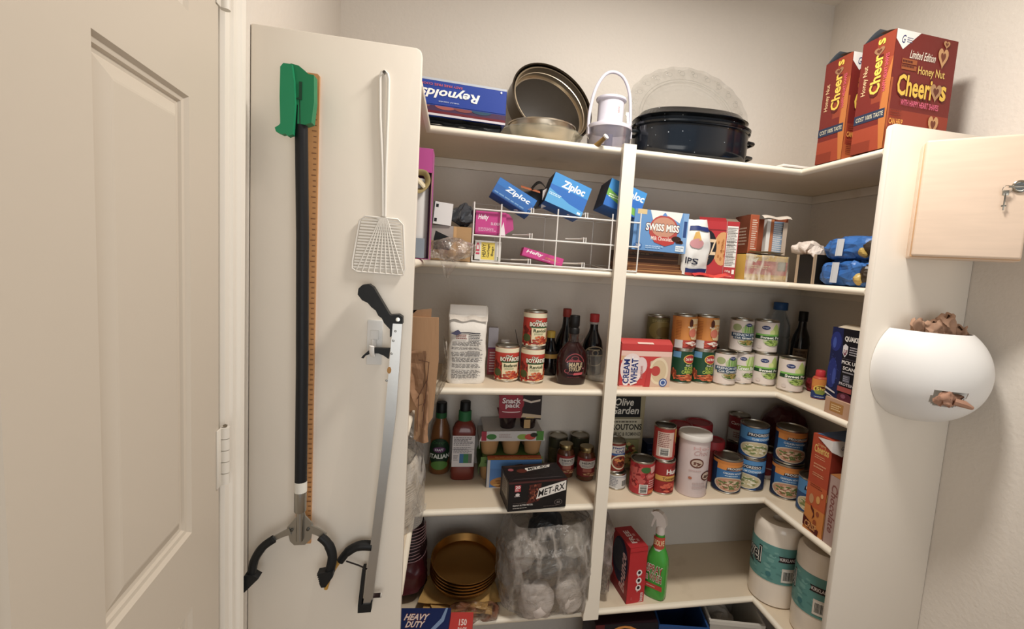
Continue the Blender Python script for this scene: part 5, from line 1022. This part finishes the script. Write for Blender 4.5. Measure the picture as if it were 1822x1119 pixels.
can('tomato_can', 'red can with barcode side showing, on top of the yellow-banded can', 'can', (.826, .086, Z4+.1182), .0375, .118, '#b02a20', a, 6, lid='#4a463e:metal', arc=170, group='stacked tomato cans')
# pale canister
o = thing('cocoa_canister', 'pale pink cocoa canister with white lid in front of the red jars', 'canister', (.934, .072, Z4), 2)
MB().lathe([(0, 0), (.052, .001), (.0525, .003), (.0525, .198)], '#dcc9c6', 48).build('canister_body', o)
MB().lathe([(.0525, .195), (.0570, .197), (.0575, .200), (.0570, .212), (.0545, .215), (.053, .211), (0, .210)], '#e0dad2', 48).build('plastic_lid', o)
a = Art().t('Hot', 30, 86, 70, 92, '#d8a8a4').t('Choc', 32, 76, 66, 85, '#c8a09c', shear=.3).e(40, 62, 15, 9, '#6a3a2c').e(40, 62, 12, 6.5, '#c8b09c').scat(40, 62, 9, 4, 6, ['#6a3a2c'], 4, 2).e(66, 38, 15, 9, '#5a2c26').e(66, 38, 12, 6.5, '#c8b09c').scat(66, 38, 9, 4, 6, ['#4a2420'], 4, 5).lines(24, 46, 60, 50, 1, '#c8a8a4').e(28, 34, 4, 2.5, '#b86a4a').e(82, 16, 10, 8, '#8a8488').lines(34, 14, 70, 28, 2, '#c4aca8')
a.build('label_print', o, cyl(.0527, .004, .194, 170), 16)
# red lidded jars
def redjar(loc, r_, h, lh, lab, body):
    o = thing('coffee_jar', lab, 'jar', loc, 0, 'jars with red lids')
    MB().lathe([(0, 0), (r_*.94, .001), (r_*.97, .004), (r_*.97, h-lh)], body, 36).build('jar_body', o)
    MB().lathe([(r_*.9, h-lh), (r_, h-lh+.001), (r_, h-.006), (r_*.95, h), (r_*.8, h), (r_*.78, h-.003), (0, h-.003)], '#a81c24', 40).build('red_lid', o); return o
redjar((.957, .222, Z4), .047, .190, .040, 'jar with dark red lid behind the pale canister, leftmost of the red lids', '#5a1016')
redjar((1.058, .262, Z4), .052, .183, .040, 'widest jar with dark red lid at the back of the fourth shelf', '#4a0e14')
redjar((1.064, .168, Z4), .044, .150, .036, 'jar with bright red lid right beside the pale canister', '#a03430')
a = Art().r(0, 0, 100, 48, '#b8b0a8').r(0, 48, 100, 100, '#8a1a20').t('Campbell\'s', 14, 64, 86, 82, '#e8dcd4', shear=.3, bold=.03).lines(24, 14, 76, 40, 3, '#8a4a48')
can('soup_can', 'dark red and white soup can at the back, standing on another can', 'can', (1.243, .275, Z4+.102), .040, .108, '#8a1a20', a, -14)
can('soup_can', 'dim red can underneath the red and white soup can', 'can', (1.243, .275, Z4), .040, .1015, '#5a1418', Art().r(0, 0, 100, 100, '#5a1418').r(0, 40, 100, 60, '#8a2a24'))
def prog(var):
    a = Art()
    if var == 'orange':
        a.r(0, 0, 100, 100, '#1b2c4e').r(18, 72, 100, 100, '#e08a2a').r(18, 36, 78, 72, '#2f6fa8').r(0, 90, 100, 100, '#d07c22').p([(40, 72), (90, 76), (92, 84), (42, 82)], '#1b2136').t('PROGRESSO', 43, 75, 89, 82, '#e8e2da', bold=.04).t('CHICKEN NOODLE', 34, 60, 82, 66, '#e4eef4', bold=.03).lines(38, 52, 74, 58, 1, '#b8d4e8')
        a.e(52, 26, 38, 24, '#cfc0a8').e(52, 26, 34, 21, '#c08a68').scat(52, 26, 30, 16, 22, ['#d8a888', '#8a5238', '#e0c4a0', '#6a7a3c'], 6, 3)
    else:
        a.r(0, 0, 100, 100, '#1f4f86').r(0, 58, 100, 100, '#4b8fc8').r(74, 0, 100, 60, '#1b2c4e').p([(22, 70), (84, 74), (86, 86), (24, 84)], '#1b2136').t('PROGRESSO', 26, 74, 82, 83, '#e8e2da', bold=.04).t('CLAM CHOWDER', 34, 60, 84, 67, '#e4eef4', bold=.03)
        a.e(46, 28, 40, 26, '#d8ccb0').e(46, 28, 36, 23, '#c8b98a').scat(46, 28, 32, 18, 20, ['#dccfa0', '#a09458', '#e8e0c4', '#7a8a4c'], 6, 7)
    return a
po = can('soup_can', 'blue and orange soup can standing alone before the red-lidded jar', 'can', (1.083, .092, Z4), .0505, .123, '#1b2c4e', prog('orange'), -20, 'blue ready soup cans', arc=170)
po.location = (1.077, .082, Z4)
pb = can('soup_can', 'blue soup can at the bottom of the left stack near the corner', 'can', (1.180, .094, Z4), .0495, .118, '#1f4f86', prog('blue'), -48, 'blue ready soup cans', arc=170)
pb2 = dup(pb, (1.181, .096, Z4+.1185), -16, 'light blue soup can on top of the left stack, creamy bowl facing out')
po2 = dup(po, (1.275, .024, Z4), -34, 'blue and orange soup can at the bottom of the right stack near the corner')
dup(po, (1.279, .030, Z4+.1235), -36, 'blue and orange soup can on top of the right stack near the corner')
dup(pb, (1.292, -.085, Z4), -30, 'blue soup can squeezed between the right can stack and the orange cereal box')
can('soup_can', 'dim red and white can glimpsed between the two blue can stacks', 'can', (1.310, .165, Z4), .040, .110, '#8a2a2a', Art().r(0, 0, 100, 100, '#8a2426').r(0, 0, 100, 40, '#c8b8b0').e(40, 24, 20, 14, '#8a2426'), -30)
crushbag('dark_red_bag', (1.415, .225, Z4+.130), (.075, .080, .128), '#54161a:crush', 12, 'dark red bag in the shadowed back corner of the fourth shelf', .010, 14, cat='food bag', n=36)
# orange cereal box on the fourth shelf
s = Art().r(0, 0, 100, 100, '#b8431c').r(0, 0, 100, 26, '#d8822a').r(0, 26, 100, 50, '#c8581e').t('Original', 28, 89, 70, 92, '#e8b070').t('Cheerios', 14, 82, 88, 90, '#e8bc5a', bold=.04).lines(20, 76, 84, 80, 2, '#e09a6c').lines(20, 66, 84, 72, 2, '#e09a6c').lines(20, 58, 80, 62, 2, '#e09a6c').lines(16, 46, 84, 50, 2, '#8a2c10').e(30, 34, 12, 5, '#c8905c').e(64, 36, 10, 4, '#e0a04c').p([(30, 28), (50, 24), (56, 18), (44, 14), (50, 20), (34, 24)], '#5a1c14').e(70, 22, 8, 2.5, '#a04a1c').e(60, 12, 9, 3, '#a04a1c').e(82, 42, 6, 2.4, '#e8b070').p([(0, 14), (60, 8), (84, 6), (80, 0), (0, 4)], '#5a1812').t('CRISP', 10, 3, 74, 10, '#e09a50', bold=.04)
f = Art().r(0, 0, 100, 100, '#8c2a16').r(0, 0, 100, 40, '#c8661e').r(0, 0, 22, 26, '#e0941e').t('Ch', 30, 56, 70, 72, '#e0b09a', bold=.04).r(0, 38, 14, 46, '#e8a83c')
o = thing('cereal_box', 'orange-red cereal box with white torn tab, on the fourth shelf beside the end panel', 'cereal box', (PW+.012, -.2425, Z4), 2)
MB().box(0, .18, 0, .072, 0, .302, '#b8431c', .001).build('box_body', o)
s.build('side_print', o, flat((0, .072, 0), (0, -.072, 0), (0, 0, .302))); f.build('front_print', o, flat((0, 0, 0), (.18, 0, 0), (0, 0, .302)))
q = MB(); q.add([(-.003, .052, .296), (-.003, -.002, .303), (-.004, -.003, .270), (.030, -.007, .256), (.080, -.004, .302)], [(0, 1, 2), (1, 4, 3, 2)], '#e3ddd8'); q.add([(.0, .06, .304), (.14, .06, .312), (.12, -.004, .304), (.03, -.008, .303)], [(0, 1, 2, 3)], '#5f7ca6'); q.build('torn_tab', o, 'white and blue torn top tab')
Art().t('G', 30, 30, 60, 70, '#22306e', shear=.3, bold=.02).build('tab_print', o, lambda x, y, d: Vector((.012+.034*x, -.0085-d, .268+.03*y)))
a = Art().r(0, 0, 100, 100, '#8a5a50').r(8, 0, 92, 100, '#b89a90').t('Chocolate', 26, 18, 78, 88, '#8a5048', rot=270, shear=.2, bold=.04)
carton('snack_box', 'narrow pinkish brown box at the right end of the fourth shelf', 'box', (PW+.012, -.2895, Z4), 0, .14, .043, .205, '#9a6a5c', Lf=a, F=Art().r(0, 0, 100, 100, '#7a3a22').r(0, 80, 100, 100, '#a8642c'), T=Art().r(0, 0, 100, 100, '#a86a30'))

# ================================================================== FIFTH SHELF
Z5 = ZS[5]+.0002
o = thing('striped_bag', 'dark red bag with striped mesh top in the left corner of the lowest shelf', 'food bag', (-.020, .175, Z5))
MB().blob((0, 0, .075), (.060, .095, .072), '#5a1420:crush', .012, 16, 4, 36, .7, True).build('bag_body', o)
q = MB()
q.surf(lambda u, v: ((.052-.006*v)*math.cos(6.2832*u)+.004*math.sin(v*5), (.072-.03*v)*math.sin(6.2832*u), .135+.105*v), 32, 10, '#2a1216', .006, 14, 4, True, True); q.build('mesh_top', o)
q = MB()
for k in range(11): q.tube([((.0535-.006*k/11)*math.cos(t), (.0735-.03*k/11)*math.sin(t), .138+k*.0092+.0015*math.sin(t*2+k)) for t in [6.2832*i/28 for i in range(28)]], .0013, '#d8a8ac', 5, closed=True)
q.build('stripes', o, 'thin pink stripes')
# gold pans
GP = '#b08850:metal'
def goldpan(z, first=[]):
    if not first:
        o = thing('round_pan', 'round gold-coloured cake pan in the tilted stack on the lowest shelf', 'pan', z, rot=Euler((R(9), R(3), 0)), group='round gold pans stacked on the lowest shelf')
        MB().lathe([(0, 0), (.098, 0), (.102, .003), (.110, .024), (.1125, .025), (.1125, .027), (.109, .027), (.1005, .004), (0, .0025)], GP, 56).build('pan_body', o); first.append(o); return o
    r_ = first[0].copy(); C.objects.link(r_); r_.location = z
    for ch in first[0].children: c = ch.copy(); C.objects.link(c); c.parent = r_
    return r_
base = Vector((.160, .126, Z5+.0680)); nrm = Euler((R(9), R(3), 0)).to_matrix() @ Vector((0, 0, 1))
labs = ['bottom gold pan of the tilted stack, resting on the yellow envelopes', 'second gold pan from the bottom of the tilted stack', 'middle gold pan of the tilted stack', 'second gold pan from the top of the tilted stack', 'top gold pan of the tilted stack with dark empty inside']
for k in range(5):
    p = goldpan(base+nrm*(.0115*k)); p['label'] = labs[k]
for k, (dx, dy, rz, lab) in enumerate([(0, 0, 4, 'lowest brown envelope pack under the gold pans'), (-.006, -.004, -7, 'second yellow-brown envelope pack under the gold pans'), (.004, .002, 10, 'middle yellow-brown envelope pack under the gold pans'), (-.012, .006, -14, 'topmost yellow-brown envelope pack, fanned left under the gold pans')]):
    tag(MB().surf(lambda u, v: (.158+dx+(-.110+.22*u)*math.cos(R(rz))-(-.085+.17*v)*math.sin(R(rz)), .105+dy+(-.110+.22*u)*math.sin(R(rz))+(-.085+.17*v)*math.cos(R(rz)), Z5+.006+k*.010+.012*v+.002*math.sin(u*9+k)), 22, 8, '#c89a48:kraft' if k else '#7c4a30:kraft', .003, 26, k+2).build('envelope_pack'), lab, 'envelopes', 'yellow-brown envelopes under the gold pans')
tag(MB().blob((.185, .012, Z5+.024), (.090, .030, .022), '#8a5a44:film', .010, 22, 9, 44, .7).build('brown_film'), 'crumpled brown clear film in front of the gold pans', 'plastic film')
# big clear bag with bundles
bx = (.432, .088)
o = tag(MB().surf(lambda u, v: (bx[0]+(.150+.018*math.sin(v*3.1))*math.copysign(abs(math.cos(6.2832*u))**.7, math.cos(6.2832*u))*(1-.12*max(0, v-.8)*5+(0 if v > .06 else -.2*(.06-v)*16)), bx[1]+(.118+.014*math.sin(v*3.1))*math.copysign(abs(math.sin(6.2832*u))**.7, math.sin(6.2832*u))*(1-.3*max(0, v-.75)*4+(0 if v > .06 else -.3*(.06-v)*16)), Z5+.002+.295*v), 90, 44, '#b2aaa2:film', .011, 17, 6, True, False).build('large_clear_bag'), 'large crumpled clear plastic bag full of bundles left of the post', 'plastic bag')
for (x, y, z, a_, b_, c_, col, s, lab) in [(.395, .012, .052, .058, .050, .056, '#cfc3bb:soft', 3, 'pale pink-white rounded bundle at the bottom left inside the large clear bag'), (.497, .014, .058, .044, .044, .052, '#d4c9c0:soft', 5, 'smaller pale white bundle at the bottom right inside the large clear bag'),
        (.440, .042, .150, .090, .050, .036, '#5c5852:crush', 7, 'dark grey crumpled bundle in the middle of the large clear bag'), (.345, .060, .180, .050, .055, .050, '#a89e94:crush', 9, 'light grey crumpled bundle at the upper left inside the large clear bag'),
        (.520, .070, .215, .050, .050, .058, '#b8b0a4:crush', 11, 'whitish crumpled bundle at the upper right inside the large clear bag'), (.430, .110, .245, .060, .055, .046, '#2c3034:crush', 13, 'black crumpled bundle at the top of the large clear bag')]:
    tag(MB().blob((x, y, Z5+z), (a_, b_, c_), col, .010, 20, s, 34, .9, s < 6).build('bundle'), lab, 'bundle', 'bundles in the large clear bag')
tag(MB().blob((.628, .100, Z5+.150), (.026, .080, .145), '#9c8c86:film', .012, 18, 8, 36, .7).build('clear_bag'), 'pinkish clear plastic bag poking out right of the post on the lowest shelf', 'plastic bag')
# dryer sheet box
f = Art().r(0, 0, 100, 100, '#c4161f')
for y in (54, 40, 27): f.e(62, y, 16, 5.5, '#f0e4e0').e(62, y+.5, 8, 3, '#1c1416').p([(54, y-3), (60, y-5), (56, y-8)], '#f0e4e0')
f.t('bounce', 70, 2, 92, 18, '#f0dcd8', rot=90, bold=.03).lines(22, 6, 34, 12, 2, '#d85a5a').r(0, 92, 100, 92.6, '#8a0c14')
s = Art().r(0, 0, 100, 100, '#a8141c').e(48, 60, 46, 40, '#2a2a44').e(40, 66, 36, 28, '#46464f').t('Bounce', 52, 10, 84, 80, '#e8b8b4', rot=90, shear=.2, bold=.05).p([(0, 0), (100, 0), (100, 10), (0, 20)], '#8a1018')
t = Art().r(0, 0, 100, 100, '#b81820').t('FREE', 30, 20, 60, 80, '#f0d8d4', rot=90, bold=.06).lines(66, 20, 84, 70, 2, '#e8a09c')
carton('dryer_sheet_box', 'bright red dryer sheet box standing next to the green spray bottle', 'box', (.706, .018, Z5), 6, .066, .125, .200, '#c0151e', F=f, Lf=s, T=t)
# spray bottle
o = thing('spray_bottle', 'bright green stain remover spray bottle with white trigger head', 'spray bottle', (.826, .052, Z5), -44)
def sprfn(u, v):
    ks = [(0, 0, 0), (.034, .024, .001), (.037, .027, .008), (.037, .027, .060), (.037, .026, .120), (.034, .024, .150), (.026, .020, .170), (.019, .0175, .185), (.0165, .0165, .215), (.0140, .0140, .232)]
    i = v*(len(ks)-1); k = min(int(i), len(ks)-2); t_ = i-k; a_, b_, z = [ks[k][n]+(ks[k+1][n]-ks[k][n])*t_ for n in range(3)]
    c_, s_ = math.cos(6.2832*u), math.sin(6.2832*u); e_ = 3.2 if z < .15 else 2.2; rr = (abs(c_)**e_+abs(s_)**e_)**(-1/e_)
    return (a_*rr*c_, b_*rr*s_, z)
MB().surf(sprfn, 44, 27, '#3aa42c:gloss', closed=True, sm=True).build('bottle_body', o)
a = Art().r(0, 22, 100, 34, '#c8362a').t('SPRAY', 4, 62, 96, 82, '#a82420', bold=.03, out='#d8e0c4', ow=.12).t('n WASH', 4, 42, 94, 60, '#a82420', bold=.03, out='#d8e0c4', ow=.12).lines(10, 25, 60, 31, 1, '#f0a8a0')
a.build('label_print', o, lambda x, y, d: Vector((-.030+.060*x, -.0275-d, .008+.140*y)), 4)
Art().r(0, 0, 100, 100, '#c8452c').t('RESOLVE', 6, 40, 94, 80, '#f0d8a0', bold=.05).r(0, 0, 100, 14, '#d8dcd0').build('neck_label', o, cyl(.0200, .172, .222, 150), 8)
q = MB(); q.lathe([(.0, .228), (.0155, .228), (.0160, .232), (.0150, .250), (.012, .256), (0, .257)], '#e2d6ce', 24)
q.prism([(-.012, .250), (.014, .250), (.020, .262), (.016, .285), (.004, .300), (-.012, .306), (-.024, .304), (-.030, .298), (-.034, .300), (-.036, .292), (-.026, .286), (-.016, .276)], -.009, .009, '#e6dbd4', 'y'); q.build('spray_head', o)
MB().prism([(-.014, .284), (-.024, .286), (-.030, .262), (-.034, .244), (-.029, .242), (-.022, .262)], -.005, .005, '#e2d6ce', 'y').build('trigger', o)
o.rotation_euler = (0, 0, R(-44))
# paper towel rolls
def towel(loc, rz, lab, first=[]):
    if first: return dup(first[0], loc, rz, lab)
    o = thing('paper_towel_roll', lab, 'paper towels', loc, rz, 'wrapped paper towel rolls'); r_, h = .082, .292
    MB().lathe([(.020, .0), (r_*.90, 0), (r_*.985, .006), (r_, .020), (r_, h-.030), (r_*.97, h-.014), (r_*.86, h-.003), (r_*.5, h-.004), (.024, h-.008), (.021, h-.03), (.021, h-.06), (0, h-.06)], '#f2e4d2:gloss', 64).build('paper_roll', o)
    MB().lathe([(r_+.0008, .090), (r_+.0014, .0905), (r_+.0014, .2195), (r_+.0008, .220)], '#5d9a94', 64).build('teal_band', o)
    a = Art().r(0, 0, 100, 100, '#5d9a94')
    a.scat(50, 50, 50, 50, 26, ['#74aca4', '#528c88'], 4, 3).t('Towel', -8, 40, 36, 84, '#ece8e0', bold=.11, out='#1c2a2c', ow=.16).t('Towel', -7, 41, 35, 83, '#1c2426', bold=.03).p([(6, 28), (26, 28), (24, 36), (8, 36)], '#24333a').p([(55, 78), (76, 78), (78, 70), (76, 62), (55, 62), (57, 70)], '#2c1c20').t('KIRKLAND', 57, 66, 75, 75, '#e8dcd8', bold=.04).e(46, 20, 3, 7, '#3c7c80').r(60, 8, 74, 46, '#e8dccf').bar(61, 10, 73, 42)
    a.build('band_print', o, cyl(r_+.0014, .0905, .2195, 200), 20)
    first.append(o); return o
towel((1.262, .012, Z5), -46, 'farther paper towel roll with teal band at the right of the lowest shelf')
towel((1.298, -.160, Z5), -79, 'nearer paper towel roll with teal band beside the right end panel')
# heavy duty bag box at lower left
a = Art().r(0, 0, 100, 100, '#16285c').t('HEAVY', 16, 54, 62, 78, '#e2c8bc', shear=.25, bold=.06, out='#5a1a22', ow=.12).t('DUTY', 22, 28, 56, 50, '#e2c8bc', shear=.25, bold=.06, out='#5a1a22', ow=.12).p([(60, 0), (84, 60), (90, 100), (94, 100), (90, 50), (68, 0)], '#7a93b8').r(0, 0, 8, 34, '#a85a44')
a2 = Art().r(0, 0, 100, 100, '#c8322a').t('150', 40, 50, 74, 74, '#ecd4cc', bold=.05).t('BAGS', 38, 24, 76, 44, '#ecd4cc', bold=.05)
o = thing('trash_bag_box', 'dark blue and red heavy duty bag box at the lower left of the lowest shelf', 'box', (-.040, -.170, Z5), rot=Euler((R(0), R(0), R(-6))))
q = MB(); q.box(0, .150, 0, .10, 0, .118, '#16285c', .0015); q.box(.151, .215, .0, .10, 0, .105, '#c8322a', .0015); q.build('box_body', o)
a.build('front_print', o, flat((0, 0, 0), (.150, 0, 0), (0, 0, .118))); a.build('top_print', o, flat((0, 0, .118), (.150, 0, 0), (0, .10, 0))); a2.build('side_print', o, flat((.151, 0, .0), (.064, 0, 0), (0, 0, .105))); a2.build('side_print', o, flat((.151, 0, .105), (.064, 0, 0), (0, .10, 0)))
# ================================================================== ON THE FLOOR
a = Art().r(0, 0, 100, 100, '#14121c').e(46, 78, 32, 20, '#d8862a').e(46, 78, 28, 17.5, '#14121c').e(46, 78, 24, 15, '#c8a02a').e(46, 78, 20, 12.5, '#1c1a34').t('Tide', 26, 72, 68, 88, '#ece6e0', bold=.06, shear=.15).e(86, 88, 6, 4, '#c8c4c8').e(86, 88, 4, 2.7, '#2a2838').r(0, 0, 14, 100, '#5a1418')
o = carton('detergent_box', 'dark detergent box with orange ring emblem on the floor under the shelves', 'box', (.602, .010, .0002), -3, .22, .16, .340, '#2a1218', F=a, T=Art().r(0, 0, 100, 100, '#241018'))
MB().box(-.002, .222, .118, .162, .3404, .348, '#6a1418', .002).build('box_lid', o)
def bin_(name, lab, cat, loc, w_, d, h, col, rz=0, t_=.004):
    o = thing(name, lab, cat, loc, rz); q = MB(); k = .86
    def ring_(s_, z): return [(-w_/2*s_, -d/2*s_, z), (w_/2*s_, -d/2*s_, z), (w_/2*s_, d/2*s_, z), (-w_/2*s_, d/2*s_, z)]
    vs = ring_(k, 0)+ring_(1, h)+ring_(1.04, h)+ring_(1.04, h-.012)+ring_(.965, h)+ring_(k-.03, .005); fs = [(3, 2, 1, 0)]
    for a_, b_ in ((0, 1), (1, 2), (2, 3), (4, 1), (5, 4)):
        for i in range(4): fs.append((a_*4+i, a_*4+(i+1) % 4, b_*4+(i+1) % 4, b_*4+i))
    fs.append((20, 21, 22, 23)); q.add(vs, fs, col); q.build('bin_body', o); return o
bin_('storage_bin', 'blue plastic bin on the floor below the lowest shelf', 'bin', (.945, .120, .0002), .17, .25, .315, '#1f4a86', -12)
bin_('storage_basket', 'white plastic basket on the floor right of the blue bin', 'basket', (1.145, .115, .0002), .185, .27, .325, '#cfc8bc', -14)
tag(MB().blob((1.125, .115, .20), (.050, .065, .09), '#c4bcb2:soft', .010, 20, 9, 34, .8).build('white_cloth'), 'grey-white crumpled cloth inside the white floor basket', 'cloth')
